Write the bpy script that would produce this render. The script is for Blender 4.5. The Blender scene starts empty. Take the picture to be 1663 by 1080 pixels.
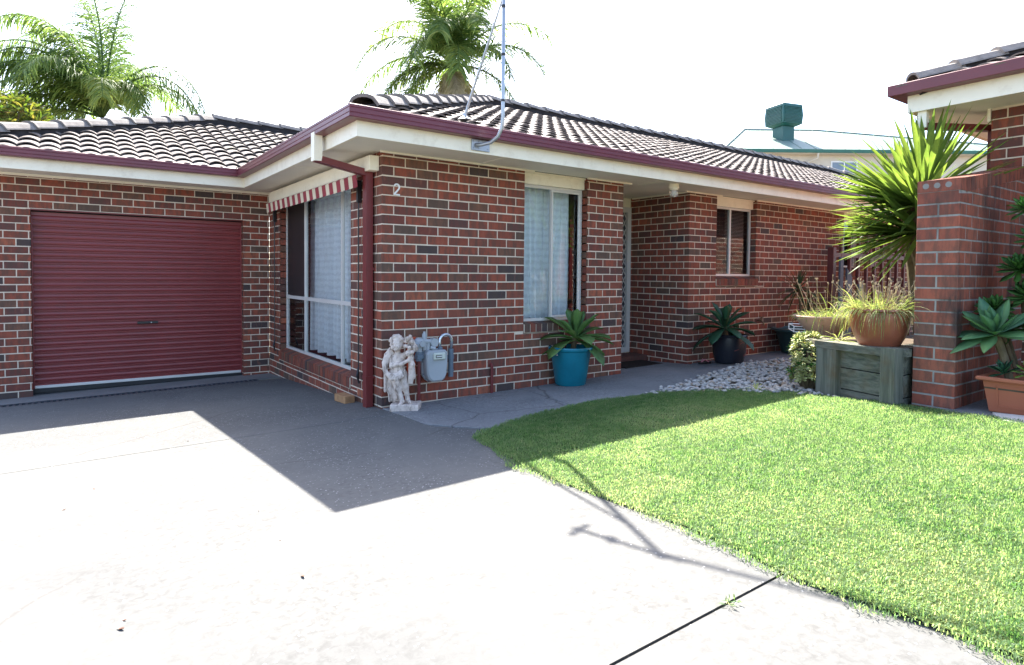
import bpy, math, random
import numpy as np
from mathutils import Vector, Matrix
random.seed(7); RNG = np.random.default_rng(7)
C = bpy.context.scene.collection
rad = math.radians

# ------------------------------------------------------------------ camera
YAW, PIT, ROL = -.6247, -.0312, .0089
FPX = 1006.86
r0 = Vector((math.cos(YAW), math.sin(YAW), 0)); f0 = Vector((-math.sin(YAW), math.cos(YAW), 0)); u0 = Vector((0, 0, 1))
f1 = f0*math.cos(PIT)+u0*math.sin(PIT); u1 = u0*math.cos(PIT)-f0*math.sin(PIT)
r2 = r0*math.cos(ROL)+u1*math.sin(ROL); u2 = u1*math.cos(ROL)-r0*math.sin(ROL)
cam = bpy.data.objects.new('camera', bpy.data.cameras.new('camera')); C.objects.link(cam)
cam.matrix_world = Matrix(((r2.x, u2.x, -f1.x, -2.4303), (r2.y, u2.y, -f1.y, -5.4767), (r2.z, u2.z, -f1.z, 1.279), (0, 0, 0, 1)))
cam.data.sensor_fit = 'HORIZONTAL'; cam.data.sensor_width = 36; cam.data.lens = FPX/1663*36
cam.data.shift_y = -(540-476.2)/1663
cam.data.clip_start = .05; cam.data.clip_end = 2000
bpy.context.scene.camera = cam
# ------------------------------------------------------------------ light
SUN = Vector((.312, .735, 1.0)).normalized()
EL = math.asin(SUN.z); AZ = math.atan2(SUN.x, SUN.y)
w = bpy.data.worlds.new('World'); bpy.context.scene.world = w; w.use_nodes = True
nt = w.node_tree; bg = nt.nodes['Background']
sky = nt.nodes.new('ShaderNodeTexSky'); sky.sky_type = 'NISHITA'; sky.sun_disc = False
sky.sun_elevation = EL; sky.sun_rotation = AZ; sky.dust_density = 2.2; sky.air_density = .8; sky.ozone_density = 1.0
nt.links.new(sky.outputs[0], bg.inputs[0]); bg.inputs[1].default_value = .135
sl = bpy.data.lights.new('sun', 'SUN'); sl.energy = 5.0; sl.angle = rad(.5); sl.color = (1, .95, .87)
so = bpy.data.objects.new('sun', sl); C.objects.link(so); so.rotation_euler = SUN.to_track_quat('Z', 'Y').to_euler(); so.location = (3, 8, 12)
vs = bpy.context.scene.view_settings
vs.view_transform = 'Standard'; vs.look = 'None'; vs.gamma = 1; vs.exposure = 2.32; vs.use_curve_mapping = False

# ------------------------------------------------------------------ helpers
def gz(x, y):
    return -.016+.0165*min(max(x, -8), 12)-.0508*min(max(y, -12), 8)
def V(*a): return Vector(a)
class MB:
    def __init__(s): s.v = []; s.f = []; s.m = []; s.r = []
    def add(s, vs, fs, m=0, r=None):
        b = len(s.v); s.v += [tuple(p) for p in vs]
        if r is None: r = random.random()
        for f in fs: s.f.append([i+b for i in f]); s.m.append(m); s.r.append(r)
    def quad(s, a, b, c, d, m=0, r=None): s.add([a, b, c, d], [(0, 1, 2, 3)], m, r)
    def box(s, lo, hi, m=0, r=None):
        x0, y0, z0 = lo; x1, y1, z1 = hi
        s.hexa([(x0, y0, z0), (x1, y0, z0), (x1, y1, z0), (x0, y1, z0)], [(x0, y0, z1), (x1, y0, z1), (x1, y1, z1), (x0, y1, z1)], m, r)
    def hexa(s, bot, top, m=0, r=None):
        s.add(list(bot)+list(top), [(3, 2, 1, 0), (4, 5, 6, 7), (0, 1, 5, 4), (1, 2, 6, 5), (2, 3, 7, 6), (3, 0, 4, 7)], m, r)
    def bbox(s, lo, hi, b=.004, m=0, r=None):
        """box with bevelled edges"""
        x0, y0, z0 = lo; x1, y1, z1 = hi
        vs = []; idx = {}
        for i, (sx, x) in enumerate(((-1, x0), (1, x1))):
            for j, (sy, y) in enumerate(((-1, y0), (1, y1))):
                for k, (sz, z) in enumerate(((-1, z0), (1, z1))):
                    for ax in range(3):
                        p = [x-sx*b, y-sy*b, z-sz*b]; p[ax] = (x, y, z)[ax]
                        idx[i, j, k, ax] = len(vs); vs.append(p)
        fs = []
        q = lambda *a: fs.append([idx[t] for t in a])
        for i in (0, 1):
            o = 1 if i else -1
            l = [(i, 0, 0, 0), (i, 1, 0, 0), (i, 1, 1, 0), (i, 0, 1, 0)]; q(*(l if i else l[::-1]))
            l = [(0, i, 0, 1), (0, i, 1, 1), (1, i, 1, 1), (1, i, 0, 1)]; q(*(l if i else l[::-1]))
            l = [(0, 0, i, 2), (1, 0, i, 2), (1, 1, i, 2), (0, 1, i, 2)]; q(*(l if i else l[::-1]))
        for i in (0, 1):
            for j in (0, 1):
                q((i, j, 0, 0), (i, j, 1, 0), (i, j, 1, 1), (i, j, 0, 1))
                q((i, 0, j, 0), (i, 1, j, 0), (i, 1, j, 2), (i, 0, j, 2))
                q((0, i, j, 1), (1, i, j, 1), (1, i, j, 2), (0, i, j, 2))
                for k in (0, 1): q((i, j, k, 0), (i, j, k, 1), (i, j, k, 2))
        s.add(vs, fs, m, r)
    def obox(s, c, ax, ay, az, m=0, r=None):
        """box from centre and three half axis vectors"""
        c, ax, ay, az = map(Vector, (c, ax, ay, az))
        bt = [c-ax-ay-az, c+ax-ay-az, c+ax+ay-az, c-ax+ay-az]; s.hexa(bt, [p+2*az for p in bt], m, r)
    def tube(s, pts, rs, n=8, m=0, r=None, cap=True, sq=None):
        pts = [Vector(p) for p in pts]
        if not hasattr(rs, '__len__'): rs = [rs]*len(pts)
        vs = []; fs = []; prev = None
        for i, p in enumerate(pts):
            t = (pts[min(i+1, len(pts)-1)]-pts[max(i-1, 0)]).normalized()
            if prev is None:
                a = V(0, 0, 1) if abs(t.z) < .9 else V(1, 0, 0); a = (a-t*a.dot(t)).normalized()
            else: a = (prev-t*prev.dot(t)).normalized()
            prev = a; b = t.cross(a)
            for k in range(n):
                th = 2*math.pi*(k+.5)/n; vs.append(p+(a*math.cos(th)+b*math.sin(th))*rs[i])
        for i in range(len(pts)-1):
            for k in range(n):
                fs.append((i*n+k, i*n+(k+1) % n, (i+1)*n+(k+1) % n, (i+1)*n+k))
        if cap: fs.append(tuple(range(n))[::-1]); fs.append(tuple(range((len(pts)-1)*n, len(pts)*n)))
        s.add(vs, fs, m, r)
    def lathe(s, prof, c, n=40, m=0, r=None, sx=1, sy=1, wob=0):
        vs = []; fs = []
        for (R_, z) in prof:
            for k in range(n):
                th = 2*math.pi*k/n; q = 1+wob*math.sin(3*th+z*9)
                vs.append((c[0]+R_*q*sx*math.cos(th), c[1]+R_*q*sy*math.sin(th), c[2]+z))
        for i in range(len(prof)-1):
            for k in range(n): fs.append((i*n+k, i*n+(k+1) % n, (i+1)*n+(k+1) % n, (i+1)*n+k))
        if prof[0][0] > 0: fs.append(tuple(range(n))[::-1])
        if prof[-1][0] > 0: fs.append(tuple(range((len(prof)-1)*n, len(prof)*n)))
        s.add(vs, fs, m, r)
    def prism(s, poly, d, m=0, r=None):
        """extrude a closed 3d polygon by vector d"""
        n = len(poly); a = [Vector(p) for p in poly]; d = Vector(d)
        s.add(a+[p+d for p in a], [tuple(range(n))[::-1], tuple(range(n, 2*n))]+[(i, (i+1) % n, n+(i+1) % n, n+i) for i in range(n)], m, r)
    def sweep(s, prof, path, closed=True, m=0, r=None):
        """sweep a profile of (outward, z) along a horizontal polyline with mitred corners; outward = right of travel"""
        pts = [Vector((p[0], p[1], 0)) for p in path]; zs = [p[2] for p in path]
        vs = []; fs = []; n = len(prof)
        for i, p in enumerate(pts):
            d1 = (pts[i]-pts[i-1]).normalized() if i else (pts[1]-pts[0]).normalized()
            d2 = (pts[i+1]-pts[i]).normalized() if i < len(pts)-1 else d1
            n1 = V(d1.y, -d1.x, 0); n2 = V(d2.y, -d2.x, 0)
            b = (n1+n2); b = b/(b.dot(n1))
            for (o, z) in prof: q = p+b*o; vs.append((q.x, q.y, zs[i]+z))
        K = n if closed else n-1
        for i in range(len(pts)-1):
            for k in range(K): fs.append((i*n+k, i*n+(k+1) % n, (i+1)*n+(k+1) % n, (i+1)*n+k))
        if closed: fs.append(tuple(range(n))[::-1]); fs.append(tuple(range((len(pts)-1)*n, len(pts)*n)))
        s.add(vs, fs, m, r)
    def leaf(s, base, d, L, W, up=V(0, 0, 1), droop=0., fold=.2, seg=6, shape='lance', m=0, r=None, curl=0., thick=0, base_w=.35):
        """a leaf blade: follows d, bends by droop (towards -z), folded along its midrib"""
        d = Vector(d).normalized(); p = Vector(base); side = d.cross(up)
        if side.length < 1e-3: side = V(1, 0, 0)
        side.normalize(); vs = []; fs = []
        for i in range(seg+1):
            t = i/seg
            if shape == 'lance': wd = (base_w+(1-base_w)*math.sin(min(t*1.9, 1.57)))*(1-t**3)**.8
            elif shape == 'spoon': wd = (base_w+(1-base_w)*math.sin(min(t*1.35, 1)*1.57)**1.6)*(max(0, 1-max(0, (t-.66)/.34)**2.2))**.5
            elif shape == 'agave': wd = (base_w+(1-base_w)*math.sin(min(t/.55, 1)*1.57)**1.5)*max(0, 1-max(0, (t-.5)/.5)**1.7)
            else: wd = (1-t)**.6 if t < .98 else 0
            wd *= W/2; nrm = side.cross(d).normalized()
            vs += [p-side*wd+nrm*wd*fold*2, p, p+side*wd+nrm*wd*fold*2]
            p = p+d*(L/seg)
            d = (d+V(0, 0, -droop/seg)+nrm*curl/seg).normalized()
            side = d.cross(side.cross(d)).normalized() if False else (side-d*side.dot(d)).normalized()
        for i in range(seg):
            a = i*3; fs += [(a, a+1, a+4, a+3), (a+1, a+2, a+5, a+4)]
        if thick:
            b = len(vs); 
            q = [Vector(x) for x in vs]
            for i in range(seg+1):
                nrm = (q[i*3]-q[i*3+1]).cross(q[min(i+1, seg)*3+1]-q[max(i-1, 0)*3+1]); nrm = nrm.normalized() if nrm.length > 1e-9 else V(0, 0, 1)
                if nrm.z > 0: nrm = -nrm
                th = thick*(1-(i/seg)**2); vs.append(q[i*3+1]+nrm*th)
            for i in range(seg):
                a = i*3; c = b+i; fs += [(a+3, c+1, c, a), (a+2, c, c+1, a+5)]
        s.add(vs, fs, m, r)
    def build(s, name, mats, parent=None, smooth=False, auto=None):
        me = bpy.data.meshes.new(name)
        me.from_pydata(s.v, [], s.f); me.validate()
        if not isinstance(mats, (list, tuple)): mats = [mats]
        for x in mats: me.materials.append(x)
        if len(me.polygons) == len(s.f):
            me.polygons.foreach_set('material_index', s.m)
            at = me.attributes.new('rnd', 'FLOAT', 'FACE'); at.data.foreach_set('value', s.r)
        if smooth: me.polygons.foreach_set('use_smooth', [True]*len(me.polygons))
        if auto: me.set_sharp_from_angle(angle=rad(auto))
        me.update()
        o = bpy.data.objects.new(name, me); C.objects.link(o)
        if parent:
            o.parent = parent; o.matrix_parent_inverse = Matrix.Translation(parent.location).inverted() if parent.type == 'EMPTY' else Matrix()
        return o
def sub(mb, name, mats, part, **k):
    """a sub-part under a part that sits in the same frame"""
    o = mb.build(name, mats, None, **k); o.parent = part; return o
def thing(name, label, cat, loc, group=None):
    o = bpy.data.objects.new(name, None); C.objects.link(o); o.location = loc; o.empty_display_size = .1
    o['label'] = label; o['category'] = cat
    if group: o['group'] = group
    return o
def tag(o, label, cat, group=None):
    o['label'] = label; o['category'] = cat
    if group: o['group'] = group
    return o
def structure(o): o['kind'] = 'structure'; return o
def stuff(o, label=None, cat=None):
    o['kind'] = 'stuff'
    if label: o['label'] = label; o['category'] = cat
    return o

# ------------------------------------------------------------------ materials
class NT:
    def __init__(s, name):
        s.mat = bpy.data.materials.new(name); s.mat.use_nodes = True; s.t = s.mat.node_tree; s.N = s.t.nodes; s.b = s.N['Principled BSDF']
    def n(s, typ, **k):
        x = s.N.new('ShaderNode'+typ)
        for a, v in k.items(): setattr(x, a, v)
        return x
    def l(s, a, b): s.t.links.new(a, b)
    def val(s, node, **k):
        for a, v in k.items():
            node.inputs[a.replace('_', ' ')].default_value = v
    def coord(s, scale=(1, 1, 1)):
        tc = s.n('TexCoord'); mp = s.n('Mapping'); mp.inputs['Scale'].default_value = scale; s.l(tc.outputs['Object'], mp.inputs['Vector']); return mp.outputs[0]
    def noise(s, scale, detail=4, rough=.55, vec=None, dist=0):
        x = s.n('TexNoise'); x.inputs['Scale'].default_value = scale; x.inputs['Detail'].default_value = detail; x.inputs['Roughness'].default_value = rough
        x.inputs['Distortion'].default_value = dist
        s.l(vec if vec is not None else s.coord(), x.inputs['Vector']); return x.outputs['Fac']
    def ramp(s, fac, stops, interp='LINEAR'):
        x = s.n('ValToRGB'); cr = x.color_ramp; cr.interpolation = interp
        while len(cr.elements) < len(stops): cr.elements.new(.5)
        for e, (p, c) in zip(cr.elements, stops):
            e.position = p; e.color = (c, c, c, 1) if not hasattr(c, '__len__') else (*c, 1)
        s.l(fac, x.inputs[0]); return x.outputs[0]
    def mix(s, fac, a, b, mode='MIX'):
        x = s.n('Mix', data_type='RGBA', blend_type=mode)
        for i, v in ((0, fac), (6, a), (7, b)):
            sock = x.inputs[i]
            if isinstance(v, bpy.types.NodeSocket): s.l(v, sock)
            elif i == 0: sock.default_value = v
            else: sock.default_value = (*v, 1) if hasattr(v, '__len__') else (v, v, v, 1)
        return x.outputs[2]
    def attr(s, name='rnd'):
        x = s.n('Attribute', attribute_name=name); return x.outputs['Fac']
    def math(s, op, a, b=0.):
        x = s.n('Math', operation=op)
        for i, v in enumerate((a, b)):
            if isinstance(v, bpy.types.NodeSocket): s.l(v, x.inputs[i])
            else: x.inputs[i].default_value = v
        return x.outputs[0]
    def bump(s, h, strength=.3, dist=.01):
        x = s.n('Bump'); x.inputs['Strength'].default_value = strength; x.inputs['Distance'].default_value = dist
        s.l(h, x.inputs['Height']); s.l(x.outputs[0], s.b.inputs['Normal']); return x
    def done(s, col, rough=.6, spec=.5, metal=0):
        if isinstance(col, bpy.types.NodeSocket): s.l(col, s.b.inputs['Base Color'])
        else: s.b.inputs['Base Color'].default_value = (*col, 1)
        if isinstance(rough, bpy.types.NodeSocket): s.l(rough, s.b.inputs['Roughness'])
        else: s.b.inputs['Roughness'].default_value = rough
        s.b.inputs['Specular IOR Level'].default_value = spec; s.b.inputs['Metallic'].default_value = metal
        return s.mat
def paint(name, col, rough=.45, var=.12, spec=.5, metal=0, scale=3., bump=.06, bscale=60, dirt=None):
    t = NT(name); n = t.noise(scale, 5)
    c = t.mix(t.ramp(n, [(.3, 0), (.7, 1)]), tuple(x*(1-var) for x in col), tuple(min(1, x*(1+var)) for x in col))
    if dirt:
        d = t.ramp(t.noise(scale*2.3, 6, .7), [(.52, 0), (.75, 1)]); c = t.mix(t.math('MULTIPLY', d, dirt[1]), c, dirt[0])
    if bump: t.bump(t.noise(bscale, 3), bump, .004)
    return t.done(c, rough, spec, metal)
def leafmat(name, cols, trans=.35, rough=.45, spec=.4, tmul=(1.5, 1.7, .75)):
    t = NT(name); k = len(cols); c = t.ramp(t.attr(), [(i/max(1, k-1), q) for i, q in enumerate(cols)])
    n = t.noise(14, 3); c = t.mix(t.ramp(n, [(.3, .0), (.75, .35)]), c, tuple(x*1.5 for x in cols[-1]))
    m = t.done(c, rough, spec)
    tr = t.n('BsdfTranslucent'); t.l(t.mix(1, c, tmul, 'MULTIPLY'), tr.inputs[0])
    mx = t.n('MixShader'); mx.inputs[0].default_value = trans
    out = t.N['Material Output']; t.l(t.b.outputs[0], mx.inputs[1]); t.l(tr.outputs[0], mx.inputs[2]); t.l(mx.outputs[0], out.inputs[0])
    return m
def brickmat(name, stops, streak=.6):
    t = NT(name); a = t.attr(); c = t.ramp(a, stops, 'CONSTANT')
    # blotches and vertical streaks burnt into the clay, moved per brick
    comb = t.n('CombineXYZ'); off = t.math('MULTIPLY', a, 57.); t.l(off, comb.inputs[0]); t.l(off, comb.inputs[1]); t.l(off, comb.inputs[2])
    vm = t.n('VectorMath', operation='ADD'); t.l(t.coord((20, 20, 6)), vm.inputs[0]); t.l(comb.outputs[0], vm.inputs[1])
    n = t.noise(1.0, 5, .6, vm.outputs[0])
    c = t.mix(t.math('MULTIPLY', t.ramp(n, [(.44, 0), (.60, 1)]), streak), c, (.085, .058, .045))
    c = t.mix(t.math('MULTIPLY', t.ramp(n, [(.25, 1), (.42, 0)]), .45), c, (.30, .125, .075))
    sp = t.noise(120, 2, .5); c = t.mix(t.ramp(sp, [(.66, 0), (.74, .7)]), c, (.045, .035, .035))
    t.bump(t.mix(.5, sp, t.noise(45, 4)), .35, .006)
    return t.done(c, .78, .25)
M = {}
RED, RED2, MAR, PUR, CHA, ORG, BRN = (.270, .072, .043), (.225, .062, .039), (.170, .051, .038), (.125, .052, .043), (.066, .048, .047), (.33, .10, .055), (.165, .08, .052)
M['brick'] = brickmat('house_brick', [(0, RED), (.24, RED2), (.46, MAR), (.58, PUR), (.68, (.22, .070, .045)), (.80, BRN), (.92, CHA), (.955, (.12, .075, .055)), (.98, ORG)])
M['brick2'] = brickmat('boundary_brick', [(0, (.33, .096, .058)), (.3, (.27, .078, .049)), (.6, (.31, .10, .062)), (.8, (.22, .074, .051)), (.93, (.19, .088, .062))], .5)
def mortar(name, col):
    t = NT(name); n = t.noise(9, 6, .65); c = t.mix(t.ramp(n, [(.35, 0), (.7, 1)]), tuple(x*.82 for x in col), col); t.bump(t.noise(90, 4), .5, .004); return t.done(c, .9, .2)
M['mortar'] = mortar('cream_mortar', (.72, .61, .48)); M['mortar2'] = mortar('grey_mortar', (.34, .32, .29))
M['cream'] = paint('cream_paint', (.88, .82, .66), .45, .05, dirt=((.5, .40, .25), .35))
M['soffit'] = paint('soffit_sheet', (.80, .76, .66), .6, .04)
M['maroon'] = paint('maroon_steel', (.14, .023, .034), .36, .1, dirt=((.2, .08, .08), .25))
M['maroon2'] = paint('maroon_roller_steel', (.215, .034, .034), .38, .08, dirt=((.15, .05, .05), .4))
M['dpipe'] = paint('maroon_downpipe', (.145, .020, .020), .42, .08)
M['alu'] = paint('pale_aluminium', (.64, .62, .58), .35, .05, .5, .15)
M['white'] = paint('white_enamel', (.80, .80, .78), .35, .03)
M['black'] = paint('black_plastic', (.016, .016, .018), .4, .1)
M['galv'] = paint('galvanised_steel', (.40, .43, .46), .38, .12, .5, .6)
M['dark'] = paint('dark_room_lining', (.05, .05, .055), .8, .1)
t = NT('lace'); wv = t.n('TexWave', wave_type='BANDS', bands_direction='Z'); t.l(t.coord(), wv.inputs[0]); wv.inputs['Scale'].default_value = 4; wv.inputs['Distortion'].default_value = 3.; wv.inputs['Detail Scale'].default_value = 6
nn = t.noise(34, 3, .6, t.coord((1, 1, 1.4))); t.done((.97, .97, .97), .9, .1)
tr = t.n('BsdfTransparent'); tl = t.n('BsdfTranslucent'); tl.inputs[0].default_value = (.9, .9, .9, 1); m0 = t.n('MixShader'); m0.inputs[0].default_value = .12; t.l(t.b.outputs[0], m0.inputs[1]); t.l(tl.outputs[0], m0.inputs[2])
mx = t.n('MixShader'); t.l(t.ramp(t.mix(.35, nn, wv.outputs['Fac']), [(.30, .86), (.60, 1.)]), mx.inputs[0])
t.l(tr.outputs[0], mx.inputs[1]); t.l(m0.outputs[0], mx.inputs[2]); t.l(mx.outputs[0], t.N['Material Output'].inputs[0]); M['lace'] = t.mat
t = NT('window_glass'); g = t.n('BsdfGlossy'); g.inputs['Roughness'].default_value = .004; g.inputs['Color'].default_value = (.92, .96, 1, 1); tr = t.n('BsdfTransparent'); tr.inputs[0].default_value = (.86, .92, .95, 1)
fr = t.n('Fresnel'); fr.inputs[0].default_value = 1.55; mx = t.n('MixShader'); t.l(t.math('ADD', t.math('MULTIPLY', fr.outputs[0], 1.0), .02), mx.inputs[0]); t.l(tr.outputs[0], mx.inputs[1]); t.l(g.outputs[0], mx.inputs[2]); t.l(mx.outputs[0], t.N['Material Output'].inputs[0]); M['glass'] = t.mat
# concrete: pale cement, exposed aggregate specks, worn and stained patches
def concrete(name, base, dark, stain, worn=1.):
    t = NT(name); big = t.noise(.62, 5, .6, None, .6); mid = t.noise(3.4, 8, .72); fine = t.noise(30, 4, .65, None, .5)
    vo = t.n('TexVoronoi'); t.l(t.coord(), vo.inputs[0]); vo.inputs['Scale'].default_value = 70
    c = t.mix(t.ramp(mid, [(.28, 0), (.70, 1)]), dark, base)
    c = t.mix(t.math('MULTIPLY', t.ramp(big, [(.40, 0), (.62, 1)]), .6), c, stain)
    patch = t.ramp(t.noise(1.3, 5, .65), [(.36, .15), (.58, 1)])
    pit = t.math('MULTIPLY', t.ramp(fine, [(.46, 0), (.66, 1)]), patch)
    c = t.mix(t.math('MULTIPLY', pit, .5*worn), c, tuple(x*.42 for x in base))
    sx = t.n('SeparateColor'); t.l(vo.outputs['Color'], sx.inputs[0])
    peb = t.math('MULTIPLY', t.ramp(vo.outputs['Distance'], [(.22, 1), (.38, 0)]), t.ramp(sx.outputs[0], [(.82, 0), (.88, 1)]))
    c = t.mix(t.math('MULTIPLY', peb, t.math('MULTIPLY', patch, .85)), c, (.42, .42, .415))
    ck = t.n('TexVoronoi', feature='DISTANCE_TO_EDGE'); wob = t.n('Mix', data_type='VECTOR'); wob.inputs[0].default_value = .16; nz = t.n('TexNoise'); nz.inputs['Scale'].default_value = 1.7; nz.inputs['Detail'].default_value = 6; t.l(t.coord(), nz.inputs['Vector']); t.l(t.coord(), wob.inputs[4]); t.l(nz.outputs['Color'], wob.inputs[5]); t.l(wob.outputs[1], ck.inputs[0]); ck.inputs['Scale'].default_value = .42
    cr = t.math('MULTIPLY', t.ramp(ck.outputs['Distance'], [(.0012, 1), (.0035, 0)]), t.ramp(t.noise(.5, 2), [(.46, 0), (.54, 1)]))
    c = t.mix(t.math('MULTIPLY', cr, .7), c, (.06, .055, .05))
    t.bump(t.mix(.6, fine, mid), .6, .006)
    return t.done(c, .88, .2)
M['drive'] = concrete('driveway_concrete', (.136, .134, .127), (.119, .118, .113), (.086, .088, .088))
M['pathc'] = concrete('path_concrete', (.255, .256, .254), (.195, .199, .20), (.135, .14, .144), 1.5)
M['apron'] = concrete('apron_concrete', (.25, .247, .238), (.20, .198, .192), (.165, .164, .16), .35)
M['soil'] = paint('soil', (.085, .065, .045), .95, .3, .1, 0, 6, .6, 40)
M['groundm'] = paint('bare_ground', (.16, .14, .11), .95, .3, .1, 0, .5, .5, 20)
def tilemat(name):
    t = NT(name); n = t.noise(5, 6, .7); c = t.ramp(t.attr(), [(0, (.150, .128, .115)), (.5, (.18, .153, .138)), (1, (.205, .178, .163))])
    c = t.mix(t.ramp(n, [(.50, 0), (.72, .6)]), c, (.065, .056, .05))
    c = t.mix(t.math('MULTIPLY', t.ramp(t.noise(2.1, 5, .7), [(.60, 0), (.7, 1)]), .35), c, (.18, .175, .075))
    t.bump(t.noise(70, 4), .4, .006); return t.done(c, .85, .2)
M['tile'] = tilemat('weathered_concrete_tile')
M['cap'] = paint('ridge_cap_concrete', (.21, .19, .175), .88, .22, .2, 0, 9, .4, 60, dirt=((.075, .065, .06), .5))
M['bed'] = paint('dark_bedding_mortar', (.035, .032, .032), .95, .3, .1, 0, 8, .5)
M['under'] = paint('roof_underlay', (.03, .028, .028), .95, .1, .1)

# ------------------------------------------------------------------ brickwork
CO, BL = .0916, .24; ZT = 26*CO
def hsh(*a): return (math.sin(sum((i+1.7)*12.9898*x for i, x in enumerate(a)))*43758.5453) % 1.0
def rect_minus(r, holes):
    out = [r]
    for (a0, a1, b0, b1) in holes:
        nx = []
        for (s0, s1, z0, z1) in out:
            if a0 >= s1 or a1 <= s0 or b0 >= z1 or b1 <= z0: nx.append((s0, s1, z0, z1)); continue
            if z0 < b0: nx.append((s0, s1, z0, b0))
            if z1 > b1: nx.append((s0, s1, b1, z1))
            c0, c1 = max(z0, b0), min(z1, b1)
            if s0 < a0: nx.append((s0, a0, c0, c1))
            if s1 > a1: nx.append((a1, s1, c0, c1))
        out = nx
    return out
def brick_face(mb, org, d, s0, s1, z0, z1, holes=(), phase=0, keyL=None, keyR=None, co=CO, bl=BL, zt=ZT, cutL=0, cutR=0, deep=.014, joint=.0118, top=None, seed=0., body=.1, bodyL=0, bodyR=0):
    """a wall face. org: plan origin, d: plan direction; the outward normal is to the right of d.
    bricks are bevelled slips standing 3 mm proud of a mortar core"""
    d = Vector((d[0], d[1], 0)); nrm = V(d.y, -d.x, 0); O = V(org[0], org[1], 0)
    P = lambda s, o, z: O+d*s+nrm*o+V(0, 0, z)
    k0 = int(math.floor((zt-z1)/co))-1; k1 = int(math.ceil((zt-z0)/co))+1
    j = joint/2; bv = .0022
    for k in range(k0, k1):
        cz1 = zt-k*co; cz0 = cz1-co
        sh = 0 if (k+phase) % 2 == 0 else -bl/2
        nb = int((s1-s0)/bl)+3
        for b in range(-1, nb):
            a0 = s0+sh+b*bl; a1 = a0+bl
            a0c, a1c = max(a0, s0), min(a1, s1)
            if a1c-a0c < .02: continue
            first, last = a0c <= s0+1e-6, a1c >= s1-1e-6
            for (p0, p1, q0, q1) in rect_minus((a0c, a1c, max(cz0, z0), min(cz1, z1)), holes):
                e0 = p0+(j if p0 > s0+1e-6 and not any(abs(p0-h[1]) < 1e-6 for h in holes) else cutL if p0 <= s0+1e-6 else 0)
                e1 = p1-(j if p1 < s1-1e-6 and not any(abs(p1-h[0]) < 1e-6 for h in holes) else cutR if p1 >= s1-1e-6 else 0)
                y0 = q0+j; y1 = q1-(j if q1 < z1-1e-6 else 0)
                yL = yR = None
                if top:
                    yL, yR = min(y1, top(e0)), min(y1, top(e1)); y1 = max(yL, yR); yL = max(yL, y0+.006); yR = max(yR, y0+.006)
                if e1-e0 < .012 or y1-y0 < .012: continue
                rn = hsh(k, b, seed)
                if first and keyL is not None: rn = hsh(k, keyL)
                if last and keyR is not None: rn = hsh(k, keyR)
                w = (hsh(k, b, 3.3)-.5)*.0016; jz = (hsh(k, b, 5.1)-.5)*.003; jz2 = (hsh(k, b, 6.1)-.5)*.004
                y0 += jz; y1 += jz2*(1 if q1 < z1-1e-6 else 0)
                if yL is None: yL = yR = y1
                f = [P(e0+bv, w, y0+bv), P(e1-bv, w, y0+bv), P(e1-bv, w, yR-bv), P(e0+bv, w, yL-bv)]
                g = [P(e0, w-bv, y0), P(e1, w-bv, y0), P(e1, w-bv, yR), P(e0, w-bv, yL)]
                h = [P(e0, -deep, y0), P(e1, -deep, y0), P(e1, -deep, yR), P(e0, -deep, yL)]
                mb.add(f+g+h, [(0, 1, 2, 3)]+[(4+i, 4+(i+1) % 4, (i+1) % 4, i) for i in range(4)]+[(8+i, 8+(i+1) % 4, 4+(i+1) % 4, 4+i) for i in range(4)], 0, rn)
    if body:
        for (p0, p1, q0, q1) in rect_minus((s0+(bodyL or .003), s1-(bodyR or .003), z0, z1), [(a-.003, b+.003, c-.003, e+.003) for a, b, c, e in holes]):
            a = [P(p0, -.003, q0), P(p1, -.003, q0), P(p1, -body, q0), P(p0, -body, q0)]
            mb.hexa(a, [p+V(0, 0, q1-q0) for p in a], 1)
BM = [M['brick'], M['mortar']]
ZS = 2.425   # soffit height
Lg = 3.974; XP = 2.616; XE = 3.216; XB = 4.499; WB0, WB1 = 5.099, 6.071; YR = 1.05; XEND = 17.4
house = thing('brick_house', 'low red brick house with tiled roof, maroon gutters and single garage', 'house', (0, 0, 0))
mb = MB()   # front wall left of the entry
brick_face(mb, (0, 0), (1, 0), 0, XE, -.12, ZS, [(1.68, XP, .62, ZS+.1)], 0, 11, 12, seed=1)
brick_face(mb, (XP, .11), (0, -1), 0, .11, .60, ZS, phase=1, keyR=12.5, cutR=.014, seed=2, body=.05, bodyR=.012)
brick_face(mb, (XE, 0), (0, 1), 0, YR, -.12, ZS, phase=1, keyL=12, cutL=.014, seed=3, bodyL=.104)
mb.build('wall', BM, house)
mb = MB()   # right of the entry
brick_face(mb, (XB, 0), (1, 0), 0, XEND-XB, -.12, ZS, [(WB0-XB, WB1-XB, 1.125, ZS+.1), (8.72-XB, 9.32-XB, 1.28, ZS+.1)], 0, 21, None, seed=4)
brick_face(mb, (WB1, .11), (0, -1), 0, .11, 1.10, ZS, phase=1, cutR=.014, seed=5, body=.05, bodyR=.012)
brick_face(mb, (XB, YR), (0, -1), 0, YR, -.12, ZS, phase=0, keyR=21, cutR=.014, seed=6, bodyR=.104)
mb.box((9.32, .012, 1.28), (9.37, .11, ZS), 1)
mb.build('wall', BM, house)
mb = MB()   # behind the entry and porch riser
brick_face(mb, (XE-.1, YR), (1, 0), 0, XB-XE+.2, -.12, ZS, [(.45, 1.36, .10, ZS+.1)], 1, seed=8)
mb.build('wall', BM, house)
mb = MB()   # window side
brick_face(mb, (0, Lg), (0, -1), 0, Lg, -.35, ZS, [(Lg-3.46, Lg-.79, .05, ZS+.1)], 1, None, 11, cutR=.014, seed=9, bodyR=.112)
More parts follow.
